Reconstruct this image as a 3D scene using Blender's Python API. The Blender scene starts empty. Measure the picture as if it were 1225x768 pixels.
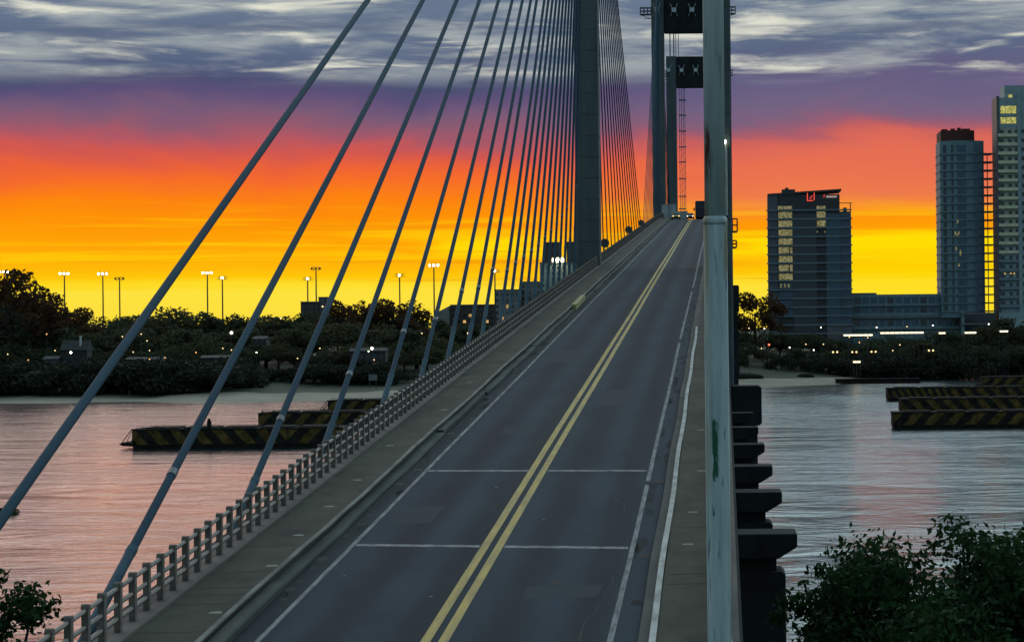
import bpy, math, random
import numpy as np
from mathutils import Vector, Matrix
random.seed(7)
RNG = np.random.default_rng(11)
SC = bpy.context.scene
COL = SC.collection
PI = math.pi
R = math.radians

# ------------------------------------------------------------------ camera maths
W0, H0, F, PX0, PY0, CAMZ, ROLL = 1225.0, 768.0, 2750.0, 863.0, 390.0, 27.0, 0.0105
def P(px, py, Y):
    """point at distance Y seen at photo pixel (px,py)"""
    dx, dy = px - PX0, py - PY0
    x = dx - ROLL * dy; y = dy + ROLL * dx
    return Vector((x / F * Y, Y, CAMZ - y / F * Y))
def PXm(Y): return F / Y

# ------------------------------------------------------------------ materials
def lin(r, g, b):
    f = lambda c: (c/255/12.92) if c/255 <= .04045 else ((c/255+.055)/1.055)**2.4
    return (f(r), f(g), f(b), 1)
def col(c): return (c[0], c[1], c[2], 1)
def mat(name, c1, c2=None, rough=.7, scale=3.0, stretch=(1,1,1), metal=0.0, bump=0.0, detail=6, lo=.35, hi=.65, spec=.5):
    m = bpy.data.materials.new(name); m.use_nodes = True
    nt = m.node_tree; b = nt.nodes['Principled BSDF']
    b.inputs['Roughness'].default_value = rough
    b.inputs['Metallic'].default_value = metal
    b.inputs['Specular IOR Level'].default_value = spec
    if c2 is None: c2 = tuple(x*.7 for x in c1)
    tc = nt.nodes.new('ShaderNodeTexCoord'); mp = nt.nodes.new('ShaderNodeMapping')
    mp.inputs['Scale'].default_value = stretch
    nt.links.new(tc.outputs['Object'], mp.inputs['Vector'])
    n = nt.nodes.new('ShaderNodeTexNoise'); n.inputs['Scale'].default_value = scale
    n.inputs['Detail'].default_value = detail; n.inputs['Roughness'].default_value = .65
    nt.links.new(mp.outputs[0], n.inputs['Vector'])
    cr = nt.nodes.new('ShaderNodeValToRGB'); cr.color_ramp.elements[0].position = lo; cr.color_ramp.elements[1].position = hi
    cr.color_ramp.elements[0].color = col(c1); cr.color_ramp.elements[1].color = col(c2)
    nt.links.new(n.outputs['Fac'], cr.inputs['Fac']); nt.links.new(cr.outputs['Color'], b.inputs['Base Color'])
    if bump:
        bp = nt.nodes.new('ShaderNodeBump'); bp.inputs['Strength'].default_value = bump; bp.inputs['Distance'].default_value = .05
        nt.links.new(n.outputs['Fac'], bp.inputs['Height']); nt.links.new(bp.outputs[0], b.inputs['Normal'])
    return m
def emit(name, c, s, base=(.1,.1,.1)):
    m = bpy.data.materials.new(name); m.use_nodes = True
    b = m.node_tree.nodes['Principled BSDF']
    b.inputs['Base Color'].default_value = col(base); b.inputs['Emission Color'].default_value = col(c)
    b.inputs['Emission Strength'].default_value = s; b.inputs['Roughness'].default_value = .6
    return m
def window_lit(name, c, s):
    """lit room behind glass: brightness broken up by what is in the room"""
    m = emit(name, c, s, (.05,.05,.04)); nt = m.node_tree; b = nt.nodes['Principled BSDF']
    tc = nt.nodes.new('ShaderNodeTexCoord')
    n = nt.nodes.new('ShaderNodeTexNoise'); n.inputs['Scale'].default_value = 1.1; n.inputs['Detail'].default_value = 3
    cr = nt.nodes.new('ShaderNodeValToRGB'); cr.color_ramp.elements[0].position = .38; cr.color_ramp.elements[1].position = .62
    cr.color_ramp.elements[0].color = (.35,.33,.2,1); cr.color_ramp.elements[1].color = (1,1,1,1)
    mx = nt.nodes.new('ShaderNodeMix'); mx.data_type = 'RGBA'; mx.blend_type = 'MULTIPLY'; mx.inputs[0].default_value = 1
    mx.inputs[6].default_value = col(c)
    nt.links.new(tc.outputs['Object'], n.inputs['Vector']); nt.links.new(n.outputs['Fac'], cr.inputs['Fac'])
    nt.links.new(cr.outputs['Color'], mx.inputs[7]); nt.links.new(mx.outputs[2], b.inputs['Emission Color'])
    return m

M = {}
M['concrete'] = mat('concrete', (.19,.20,.19), (.12,.13,.125), .85, .6, (1,1,.35), bump=.2)
M['leg'] = mat('leg_concrete', (.13,.155,.155), (.085,.105,.108), .85, .35, (1,1,.25), bump=.2, spec=.2)
M['pale_concrete'] = mat('pale_concrete', (.5,.54,.54), (.36,.4,.4), .85, .6)
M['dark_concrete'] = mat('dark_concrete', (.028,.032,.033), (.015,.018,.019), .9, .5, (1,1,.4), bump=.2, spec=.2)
M['pave'] = mat('pavement_concrete', (.078,.076,.050), (.026,.027,.019), .92, .8, (1,.4,1), bump=.3, detail=9, lo=.3, hi=.7, spec=.2)
M['plinth'] = mat('plinth_concrete', (.15,.12,.10), (.085,.07,.06), .9, .8, (1,.3,1), bump=.2)
M['post'] = mat('post_concrete', (.20,.162,.132), (.095,.077,.064), .85, 3, bump=.3)
M['rail'] = mat('rail_paint', (.25,.205,.17), (.14,.115,.095), .6, 2, (3,.4,3))
M['kerb'] = mat('kerb_concrete', (.06,.068,.055), (.018,.024,.02), .9, .7, (1,.3,1), bump=.3)
M['kerb_edge'] = mat('kerb_edge', (.19,.19,.16), (.08,.08,.07), .9, 1.2, (1,.4,1), bump=.3)
M['kerb_white'] = mat('kerb_white', (.46,.46,.43), (.18,.18,.165), .8, 2.2, (1,.35,1), lo=.4, hi=.72)
M['kerb_yellow'] = mat('kerb_yellow', (.42,.36,.12), (.2,.18,.09), .8, 1.5)
M['seam'] = mat('seam', (.02,.02,.018), None, .95)
M['patch'] = mat('patch_mortar', (.3,.3,.27), (.16,.16,.14), .9, 8)
M['white_line'] = mat('white_line', (.27,.30,.31), (.085,.10,.11), .75, 1.8, (4,.5,1), lo=.38, hi=.7)
M['worn_line'] = mat('worn_line', (.22,.235,.24), (.05,.062,.07), .8, 1.8, (4,.4,1), lo=.36, hi=.62)
M['yellow_line'] = mat('yellow_line', (.44,.30,.035), (.19,.14,.035), .7, 1.2, (4,.35,1), lo=.4, hi=.75)
M['joint_line'] = mat('joint_line', (.24,.25,.25), (.03,.04,.045), .75, 3, lo=.36, hi=.66)
M['cable'] = mat('cable_sheath', (.034,.072,.105), (.026,.058,.086), .75, .12, spec=.08)
M['sleeve'] = mat('cable_sleeve', (.05,.105,.14), (.03,.065,.09), .7, 1.5, spec=.1)
M['collar'] = mat('collar_steel', (.07,.09,.11), (.04,.05,.06), .5, 3, metal=.3)
M['steel'] = mat('dark_steel', (.06,.065,.07), (.035,.035,.04), .5, 2, metal=.4)
M['white_paint'] = mat('white_paint', (.62,.64,.62), (.4,.42,.4), .6, 4)
M['sign_back'] = mat('sign_back', (.09,.085,.08), (.05,.05,.05), .5, 5)
M['glass_dark'] = mat('glass_dark', (.022,.03,.042), (.012,.018,.026), .12, .12, spec=.6)
M['glass_blue'] = mat('glass_blue', (.03,.085,.14), (.02,.055,.09), .12, .12, spec=.6)
M['slab'] = mat('slab_edge', (.20,.26,.30), (.14,.185,.215), .7, .5)
M['panel_grey'] = mat('panel_grey', (.11,.12,.145), (.075,.085,.105), .6, .3)
M['panel_dark'] = mat('panel_dark', (.045,.048,.052), (.03,.032,.036), .6, .3)
M['brick_red'] = mat('brick_red', (.11,.03,.022), (.06,.018,.014), .8, 1.2)
M['tower_wall'] = mat('tower_wall', (.18,.28,.31), (.125,.20,.23), .7, .3)
M['balcony'] = mat('balcony_cream', (.74,.72,.50), (.56,.55,.38), .8, .4)
M['pale_wall'] = mat('pale_wall', (.32,.41,.43), (.24,.31,.33), .7, .3)
M['cream_wall'] = mat('cream_wall', (.42,.43,.33), (.3,.32,.25), .8, .4)
M['grey_wall'] = mat('grey_wall', (.27,.265,.255), (.18,.175,.17), .9, .25)
M['brown_wall'] = mat('brown_wall', (.09,.07,.06), (.055,.045,.04), .9, .25)
M['dark_wall'] = mat('dark_wall', (.05,.05,.048), (.03,.03,.03), .9, .4)
M['dark_roof'] = mat('dark_roof', (.08,.088,.09), (.05,.055,.058), .85, .5)
M['green_wall'] = mat('green_wall', (.36,.45,.40), (.26,.33,.3), .8, .2)
M['pale_roof'] = mat('pale_roof', (.17,.18,.18), (.11,.12,.12), .7, .6)
M['barge_dark'] = mat('barge_dark', (.030,.026,.020), (.016,.015,.013), .95, .6, spec=.1)
M['trunk'] = mat('bark', (.045,.036,.028), (.025,.02,.016), .95, 6)
M['black_rubber'] = mat('rubber', (.015,.015,.015), None, .8)
M['car_yellow'] = mat('car_paint_yellow', (.30,.23,.05), (.25,.19,.04), .35, 2)
M['car_dark'] = mat('car_paint_dark', (.03,.035,.045), (.02,.024,.03), .3, 2)
M['bus_paint'] = mat('bus_paint', (.03,.032,.05), (.022,.024,.036), .4, 1)
M['lamp_warm'] = emit('lamp_warm', (1,.70,.32), 1.8)
M['lamp_white'] = emit('lamp_white', (1,.93,.75), 6)
M['lamp_green'] = emit('lamp_green', (.75,1,.55), 7)
M['lamp_orange'] = emit('lamp_orange', (1,.45,.12), 2)
M['lamp_red'] = emit('lamp_red', (1,.12,.05), 4)
M['flood'] = emit('flood_lamp', (1,.86,.55), 45)
M['strip_warm'] = emit('strip_light', (1,.78,.42), 3.2)
M['headlight'] = emit('headlight', (1,.9,.62), 3)
M['headlight_warm'] = emit('headlight_warm', (1,.72,.25), 2.2)
M['sign_red'] = emit('sign_red', (1,.07,.04), 1.1)
M['sign_white'] = emit('sign_white', (1,.85,.75), .75)
M['win_olive'] = window_lit('lit_window_olive', (.58,.53,.25), .42)
M['win_yellow'] = window_lit('lit_window_yellow', (.75,.72,.2), .8)
M['win_warm'] = window_lit('lit_window_warm', (1,.62,.2), .8)
M['fixture'] = mat('floodlight_housing', (.62,.66,.66), (.45,.48,.48), .5, 4)
M['conduit'] = mat('conduit_pale', (.6,.6,.5), (.42,.42,.36), .5, 2)

def leaf_mat(name, dark, light, trans=.25):
    m = bpy.data.materials.new(name); m.use_nodes = True
    nt = m.node_tree; b = nt.nodes['Principled BSDF']
    b.inputs['Roughness'].default_value = .75; b.inputs['Specular IOR Level'].default_value = .12
    tc = nt.nodes.new('ShaderNodeTexCoord')
    n = nt.nodes.new('ShaderNodeTexNoise'); n.inputs['Scale'].default_value = .7; n.inputs['Detail'].default_value = 5; n.inputs['Roughness'].default_value = .8
    cr = nt.nodes.new('ShaderNodeValToRGB'); cr.color_ramp.elements[0].position = .35; cr.color_ramp.elements[1].position = .68
    cr.color_ramp.elements[0].color = col(dark); cr.color_ramp.elements[1].color = col(light)
    nt.links.new(tc.outputs['Object'], n.inputs['Vector']); nt.links.new(n.outputs['Fac'], cr.inputs['Fac'])
    nt.links.new(cr.outputs['Color'], b.inputs['Base Color'])
    tr = nt.nodes.new('ShaderNodeBsdfTranslucent'); nt.links.new(cr.outputs['Color'], tr.inputs['Color'])
    mx = nt.nodes.new('ShaderNodeMixShader'); mx.inputs[0].default_value = trans
    nt.links.new(b.outputs[0], mx.inputs[1]); nt.links.new(tr.outputs[0], mx.inputs[2])
    nt.links.new(mx.outputs[0], nt.nodes['Material Output'].inputs['Surface'])
    return m
M['leaf_far'] = leaf_mat('leaf_far', (.034,.046,.026), (.07,.082,.038), .35)
M['leaf_far2'] = leaf_mat('leaf_far_olive', (.040,.046,.024), (.078,.08,.036), .35)
M['leaf_shrub'] = leaf_mat('leaf_shrub', (.018,.025,.018), (.038,.046,.03), .3)
M['leaf_redlit'] = leaf_mat('leaf_red_lit', (.05,.03,.014), (.10,.05,.022), .45)  # red sunset light on the open trees, put into the leaf colour
M['leaf_near'] = leaf_mat('leaf_near', (.008,.024,.008), (.034,.082,.022), .2)

def road_mat():
    m = mat('asphalt', (.017,.032,.046), (.010,.021,.032), .92, .9, (1,.16,1), bump=.06, spec=.18)
    nt = m.node_tree; b = nt.nodes['Principled BSDF']; cr = [n for n in nt.nodes if n.type == 'VALTORGB'][0]
    tc = [n for n in nt.nodes if n.type == 'TEX_COORD'][0]
    # two polished wheel tracks per lane, oil-dark strip between them, plus fine aggregate
    sx = nt.nodes.new('ShaderNodeSeparateXYZ'); nt.links.new(tc.outputs['Object'], sx.inputs[0])
    a = nt.nodes.new('ShaderNodeMath'); a.operation = 'MULTIPLY_ADD'; a.inputs[1].default_value = 2*PI/1.83; a.inputs[2].default_value = 2.1
    nt.links.new(sx.outputs['X'], a.inputs[0])
    s = nt.nodes.new('ShaderNodeMath'); s.operation = 'SINE'; nt.links.new(a.outputs[0], s.inputs[0])
    n2 = nt.nodes.new('ShaderNodeTexNoise'); n2.inputs['Scale'].default_value = 1; n2.inputs['Detail'].default_value = 4
    mp2 = nt.nodes.new('ShaderNodeMapping'); mp2.inputs['Scale'].default_value = (.5,.03,1)
    nt.links.new(tc.outputs['Object'], mp2.inputs['Vector']); nt.links.new(mp2.outputs[0], n2.inputs['Vector'])
    mm = nt.nodes.new('ShaderNodeMath'); mm.operation = 'MULTIPLY'; nt.links.new(s.outputs[0], mm.inputs[0]); nt.links.new(n2.outputs['Fac'], mm.inputs[1])
    mr = nt.nodes.new('ShaderNodeMapRange'); mr.inputs['From Min'].default_value = -.5; mr.inputs['From Max'].default_value = .5
    mr.inputs['To Min'].default_value = .6; mr.inputs['To Max'].default_value = 1.3; nt.links.new(mm.outputs[0], mr.inputs['Value'])
    n3 = nt.nodes.new('ShaderNodeTexNoise'); n3.inputs['Scale'].default_value = 26; n3.inputs['Detail'].default_value = 2
    nt.links.new(tc.outputs['Object'], n3.inputs['Vector'])
    mr3 = nt.nodes.new('ShaderNodeMapRange'); mr3.inputs['From Min'].default_value = .3; mr3.inputs['From Max'].default_value = .7
    mr3.inputs['To Min'].default_value = .82; mr3.inputs['To Max'].default_value = 1.18; nt.links.new(n3.outputs['Fac'], mr3.inputs['Value'])
    m4 = nt.nodes.new('ShaderNodeMath'); m4.operation = 'MULTIPLY'; nt.links.new(mr.outputs[0], m4.inputs[0]); nt.links.new(mr3.outputs[0], m4.inputs[1])
    vm = nt.nodes.new('ShaderNodeVectorMath'); vm.operation = 'SCALE'
    nt.links.new(cr.outputs['Color'], vm.inputs[0]); nt.links.new(m4.outputs[0], vm.inputs['Scale'])
    nt.links.new(vm.outputs[0], b.inputs['Base Color'])
    return m
M['asphalt'] = road_mat()
M['asphalt_new'] = mat('asphalt_new', (.030,.043,.053), (.022,.033,.042), .92, 6, spec=.15)
M['grime'] = mat('grime', (.026,.035,.038), (.02,.026,.026), .95, 3, spec=.1)

def pole_mat():
    """weathered galvanised pole: rust run, yellow grime and green paint splashes at their own heights"""
    m = mat('pole_paint', (.52,.60,.59), (.36,.44,.45), .65, 2.2, (6,6,.5), spec=.25)
    nt = m.node_tree; b = nt.nodes['Principled BSDF']; cr = [n for n in nt.nodes if n.type == 'VALTORGB'][0]
    geo = nt.nodes.new('ShaderNodeNewGeometry'); sp = nt.nodes.new('ShaderNodeSeparateXYZ'); nt.links.new(geo.outputs['Position'], sp.inputs[0])
    tc = [n for n in nt.nodes if n.type == 'TEX_COORD'][0]
    def noise(sc, st):
        mp = nt.nodes.new('ShaderNodeMapping'); mp.inputs['Scale'].default_value = st; nt.links.new(tc.outputs['Object'], mp.inputs['Vector'])
        n = nt.nodes.new('ShaderNodeTexNoise'); n.inputs['Scale'].default_value = sc; n.inputs['Detail'].default_value = 5; nt.links.new(mp.outputs[0], n.inputs['Vector']); return n.outputs['Fac']
    def rng(v, a, bb, c, d):
        r = nt.nodes.new('ShaderNodeMapRange'); r.interpolation_type = 'SMOOTHSTEP'
        r.inputs['From Min'].default_value = a; r.inputs['From Max'].default_value = bb; r.inputs['To Min'].default_value = c; r.inputs['To Max'].default_value = d
        nt.links.new(v, r.inputs['Value']); return r.outputs[0]
    def mul(*vs):
        o = vs[0]
        for v in vs[1:]:
            k = nt.nodes.new('ShaderNodeMath'); k.operation = 'MULTIPLY'; nt.links.new(o, k.inputs[0]); nt.links.new(v, k.inputs[1]); o = k.outputs[0]
        return o
    cur = cr.outputs['Color']
    def over(cur, c, fac):
        mx = nt.nodes.new('ShaderNodeMix'); mx.data_type = 'RGBA'; nt.links.new(fac, mx.inputs[0]); nt.links.new(cur, mx.inputs[6]); mx.inputs[7].default_value = col(c); return mx.outputs[2]
    Z, X = sp.outputs['Z'], sp.outputs['X']
    left = rng(X, -.06, -.13, 0, 1)
    cur = over(cur, (.27,.21,.09), mul(rng(X,-.08,-.15,0,.75), rng(Z,24.2,26.5,0,1), rng(Z,28.6,29.2,1,0), rng(noise(1.5,(4,4,.6)),.35,.6,.2,1)))
    cur = over(cur, (.22,.16,.05), mul(rng(X,.01,.05,0,.8), rng(Z,27.3,27.6,0,1), rng(Z,28.05,28.1,1,0), rng(noise(2,(4,4,.6)),.4,.55,0,1)))
    cur = over(cur, (.17,.05,.03), mul(rng(X,-.075,-.105,0,1), rng(Z,28.45,28.62,0,1), rng(Z,28.95,29.15,1,0), rng(noise(6,(3,3,.5)),.42,.56,0,.95)))
    cur = over(cur, (.015,.10,.055), mul(rng(X,-.03,-.06,0,1), rng(X,-.12,-.1,0,1), rng(Z,24.3,24.7,0,1), rng(Z,26.1,26.4,1,0), rng(noise(2.6,(5,5,1.1)),.52,.58,0,1)))
    cur = over(cur, (.05,.05,.05), mul(rng(noise(5,(4,4,.5)),.62,.68,0,.8), rng(Z,22,29,1,.4)))
    nt.links.new(cur, b.inputs['Base Color'])
    return m
M['pole'] = pole_mat()

# ------------------------------------------------------------------ mesh builder
class MB:
    def __init__(s): s.v = []; s.f = []; s.mi = []; s.cur = 0
    def add(s, vs, fs):
        o = len(s.v); s.v += [tuple(v) for v in vs]
        for f in fs: s.f.append(tuple(i+o for i in f)); s.mi.append(s.cur)
    def box(s, x0, x1, y0, y1, z0, z1, ch=0):
        if ch:
            return s.prism([(x0+ch,z0),(x1-ch,z0),(x1,z0+ch),(x1,z1-ch),(x1-ch,z1),(x0+ch,z1),(x0,z1-ch),(x0,z0+ch)], y0, y1)
        s.add([(x0,y0,z0),(x1,y0,z0),(x1,y1,z0),(x0,y1,z0),(x0,y0,z1),(x1,y0,z1),(x1,y1,z1),(x0,y1,z1)],
              [(0,3,2,1),(4,5,6,7),(0,1,5,4),(1,2,6,5),(2,3,7,6),(3,0,4,7)])
    def prism(s, prof, y0, y1):           # profile in xz, extruded along y
        n = len(prof)
        s.add([(x,y0,z) for x,z in prof] + [(x,y1,z) for x,z in prof],
              [tuple(range(n)), tuple(range(2*n-1,n-1,-1))] + [(i,i+n,(i+1)%n+n,(i+1)%n) for i in range(n)])
    def prism_z(s, prof, z0, z1):
        n = len(prof)
        s.add([(x,y,z0) for x,y in prof] + [(x,y,z1) for x,y in prof],
              [tuple(range(n-1,-1,-1)), tuple(range(n,2*n))] + [(i,(i+1)%n,(i+1)%n+n,i+n) for i in range(n)])
    def prism_x(s, prof, x0, x1):         # profile in yz
        n = len(prof)
        s.add([(x0,y,z) for y,z in prof] + [(x1,y,z) for y,z in prof],
              [tuple(range(n)), tuple(range(2*n-1,n-1,-1))] + [(i,i+n,(i+1)%n+n,(i+1)%n) for i in range(n)])
    def tube(s, pts, rad, n=10, cap=True):
        pts = [Vector(p) for p in pts]
        if not isinstance(rad, (list, tuple)): rad = [rad]*len(pts)
        o = len(s.v); up = None
        for i, p in enumerate(pts):
            d = (pts[min(i+1,len(pts)-1)] - pts[max(i-1,0)]).normalized()
            a = d.cross(Vector((1,0,0)) if abs(d.x) < .8 else Vector((0,1,0))).normalized(); b = d.cross(a)
            for k in range(n):
                t = 2*PI*k/n; s.v.append(tuple(p + (a*math.cos(t) + b*math.sin(t))*rad[i]))
        for i in range(len(pts)-1):
            for k in range(n):
                k2 = (k+1)%n
                s.f.append((o+i*n+k, o+i*n+k2, o+(i+1)*n+k2, o+(i+1)*n+k)); s.mi.append(s.cur)
        if cap:
            s.f.append(tuple(o+k for k in range(n-1,-1,-1))); s.mi.append(s.cur)
            e = o+(len(pts)-1)*n; s.f.append(tuple(e+k for k in range(n))); s.mi.append(s.cur)
    def bar(s, a, b, w): s.tube([a,b], w*.7071, 4)
    def ball(s, c, r, n=8, m=6, sq=(1,1,1)):
        c = Vector(c); vs = [(c.x, c.y, c.z-r*sq[2])]
        for j in range(1, m):
            t = -PI/2 + PI*j/m
            for k in range(n):
                a = 2*PI*k/n; vs.append((c.x+r*sq[0]*math.cos(t)*math.cos(a), c.y+r*sq[1]*math.cos(t)*math.sin(a), c.z+r*sq[2]*math.sin(t)))
        vs.append((c.x, c.y, c.z+r*sq[2])); fs = []
        for k in range(n):
            fs.append((0, 1+(k+1)%n, 1+k)); fs.append((len(vs)-1, 1+(m-2)*n+k, 1+(m-2)*n+(k+1)%n))
            for j in range(m-2): fs.append((1+j*n+k, 1+j*n+(k+1)%n, 1+(j+1)*n+(k+1)%n, 1+(j+1)*n+k))
        s.add(vs, fs)
    def sweep(s, prof, Ys, closed=True, jit=None):    # profile (x, z above road) swept along the road
        n = len(prof); o = len(s.v)
        for i, y in enumerate(Ys):
            j = jit[i] if jit else (0,0)
            for x, z in prof: s.v.append((x+j[0], y, roadZ(y)+z+j[1]))
        for i in range(len(Ys)-1):
            for k in range(n if closed else n-1):
                k2 = (k+1)%n
                s.f.append((o+i*n+k, o+(i+1)*n+k, o+(i+1)*n+k2, o+i*n+k2)); s.mi.append(s.cur)
        if closed:
            s.f.append(tuple(o+k for k in range(n))); s.mi.append(s.cur)
            e = o+(len(Ys)-1)*n; s.f.append(tuple(e+k for k in range(n-1,-1,-1))); s.mi.append(s.cur)
    def build(s, name, mats, parent=None, smooth=False, origin=None, bevel=0):
        me = bpy.data.meshes.new(name)
        o = Vector(origin) if origin is not None else Vector((0,0,0))
        me.from_pydata([(v[0]-o.x, v[1]-o.y, v[2]-o.z) for v in s.v], [], s.f)
        if not isinstance(mats, (list, tuple)): mats = [mats]
        for m in mats: me.materials.append(m)
        if len(mats) > 1: me.polygons.foreach_set('material_index', s.mi)
        if smooth: me.polygons.foreach_set('use_smooth', [True]*len(me.polygons))
        me.update()
        ob = bpy.data.objects.new(name, me); COL.objects.link(ob)
        if parent is not None:
            ob.parent = parent
            ob.matrix_parent_inverse = Matrix.Identity(4)
            ob.location = o - world_loc(parent)
        else: ob.location = o
        if bevel:
            bm = ob.modifiers.new('bevel', 'BEVEL'); bm.width = bevel; bm.segments = 2; bm.limit_method = 'ANGLE'
        return ob
def world_loc(o):
    l = Vector(o.location)
    while o.parent is not None: o = o.parent; l += Vector(o.location)
    return l
def tag(o, label=None, cat=None, group=None, kind=None):
    if label: o['label'] = label
    if cat: o['category'] = cat
    if group: o['group'] = group
    if kind: o['kind'] = kind
    return o
def thing(name, loc, label, cat, group=None):
    o = bpy.data.objects.new(name, None); o.empty_display_size = .3; COL.objects.link(o); o.location = loc
    return tag(o, label, cat, group)
def copy_tree(o, parent=None):
    c = o.copy(); COL.objects.link(c)
    if parent is not None: c.parent = parent
    for ch in list(o.children): copy_tree(ch, c)
    return c

# ------------------------------------------------------------------ road profile
S0, K, Y0 = .0669, .000285, 440.0
YE = Y0 + (S0+.05)/K
def roadZ(y):
    if y <= Y0: return 17.3 + S0*y
    if y <= YE: return 17.3 + S0*y - .5*K*(y-Y0)**2
    return 17.3 + S0*YE - .5*K*(YE-Y0)**2 - .05*(y-YE)
def Yl(a, b, st): 
    n = max(1, int(round((b-a)/st))); return [a+(b-a)*i/n for i in range(n+1)]

# ------------------------------------------------------------------ far bank shape
SHORE = [(-200,486),(0,483),(150,481),(280,482),(490,478),(700,472),(900,463),(1000,460),(1060,455),(1225,452),(1500,448)]
def shoreY(X):
    pts = []
    for px, py in SHORE:
        y = (py-PY0) + ROLL*(px-PX0); Y = CAMZ*F/y; pts.append((P(px,py,Y).x, Y))
    if X <= pts[0][0]: return pts[0][1]
    for (a,b),(c,d) in zip(pts, pts[1:]):
        if X <= c: return b + (d-b)*(X-a)/(c-a)
    return pts[-1][1]
def Zg(X, Y):
    d = Y - shoreY(X) + 5*math.sin(X*.09) + 3*math.sin(X*.031+1)
    pts = [(-60,-4),(0,0.0),(18,.7),(45,2.2),(70,3.5),(160,10),(260,14),(500,15)]
    if d <= pts[0][0]: return -4
    for (a,b),(c,e) in zip(pts, pts[1:]):
        if d <= c: return b+(e-b)*(d-a)/(c-a)
    return 15

# ================================================================== SETTING
def water_mat():
    m = bpy.data.materials.new('river_water'); m.use_nodes = True
    nt = m.node_tree; b = nt.nodes['Principled BSDF']
    b.inputs['Base Color'].default_value = (.012,.022,.026,1); b.inputs['Roughness'].default_value = .16; b.inputs['IOR'].default_value = 1.33
    b.inputs['Specular IOR Level'].default_value = .5
    tc = nt.nodes.new('ShaderNodeTexCoord')
    def noise(st, det, dist=0.0, rough=.55):
        mp = nt.nodes.new('ShaderNodeMapping'); mp.inputs['Scale'].default_value = st; nt.links.new(tc.outputs['Object'], mp.inputs['Vector'])
        n = nt.nodes.new('ShaderNodeTexNoise'); n.inputs['Scale'].default_value = 1; n.inputs['Detail'].default_value = det; n.inputs['Roughness'].default_value = rough
        n.inputs['Distortion'].default_value = dist
        nt.links.new(mp.outputs[0], n.inputs['Vector']); return n.outputs['Fac']
    fine = noise((.20,.32,1), 5, 1.2); mid = noise((.026,.045,1), 5, 1.4); big = noise((.012,.010,1), 4, 1.5)
    ctl = nt.nodes.new('ShaderNodeMapRange'); ctl.inputs['From Min'].default_value = .36; ctl.inputs['From Max'].default_value = .64
    ctl.inputs['To Min'].default_value = .12; ctl.inputs['To Max'].default_value = 1.25; nt.links.new(big, ctl.inputs['Value'])
    h1 = nt.nodes.new('ShaderNodeMath'); h1.operation = 'MULTIPLY'; nt.links.new(fine, h1.inputs[0]); nt.links.new(ctl.outputs[0], h1.inputs[1])
    h2 = nt.nodes.new('ShaderNodeMath'); h2.operation = 'MULTIPLY_ADD'; nt.links.new(mid, h2.inputs[0]); h2.inputs[1].default_value = 3.2; nt.links.new(h1.outputs[0], h2.inputs[2])
    bp = nt.nodes.new('ShaderNodeBump'); bp.inputs['Strength'].default_value = WATER_BUMP; bp.inputs['Distance'].default_value = 1.0
    nt.links.new(h2.outputs[0], bp.inputs['Height']); nt.links.new(bp.outputs[0], b.inputs['Normal'])
    return m
WATER_BUMP = .36
M['water'] = water_mat()
M['sand'] = mat('sand_earth', (.30,.26,.19), (.20,.175,.13), .95, .05, (1,1,1), detail=8, bump=.1)
M['land'] = mat('park_ground', (.045,.055,.025), (.03,.035,.018), .95, .06)

b = MB(); b.add([(-9000,-400,0),(9000,-400,0),(9000,3000,0),(-9000,3000,0)], [(0,1,2,3)])
tag(b.build('river_water', M['water']), kind='structure')

def terrain():
    xs = sorted(set(list(np.linspace(-700,420,150)) + [-6000,-3000,-1800,-1200,-900,600,900,1500,3000,6000]))
    ds = [-60,-30,-12,-4,0,4,9,14,18,26,36,45,56,70,90,115,160,210,260,400,500,900,1800,4000,9000]
    b = MB(); n = len(xs)
    for d in ds:
        for x in xs:
            Y = shoreY(x) + d; w = 1 if d < 300 else 0
            jig = (5*math.sin(x*.09) + 3*math.sin(x*.031+1))
            z = Zg(x, Y)
            if 0 < d < 160: z += .25*math.sin(x*.21+d*.1) * min(1, d/30)
            b.v.append((x, Y, z))
    for j in range(len(ds)-1):
        b.cur = 0 if ds[j] < 45 else 1
        for i in range(n-1):
            b.f.append((j*n+i, j*n+i+1, (j+1)*n+i+1, (j+1)*n+i)); b.mi.append(b.cur)
    return b
tag(terrain().build('ground', [M['sand'], M['land']], smooth=True), kind='structure')
b = MB()   # near bank under the approach spans
xs = np.linspace(-260, 260, 40); ys = np.linspace(-150, 118, 24)
for j, y in enumerate(ys):
    for i, x in enumerate(xs):
        edge = 92 + 12*math.sin(x*.05) + 5*math.sin(x*.17)
        z = 3.2 + .5*math.sin(x*.3+y*.2) if y < edge-14 else 3.2 - 5.0*min(1,(y-edge+14)/22)
        b.v.append((x, y, z))
for j in range(23):
    for i in range(39): b.f.append((j*40+i, j*40+i+1, (j+1)*40+i+1, (j+1)*40+i)); b.mi.append(0)
tag(b.build('ground', M['land'], smooth=True), kind='structure')

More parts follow.
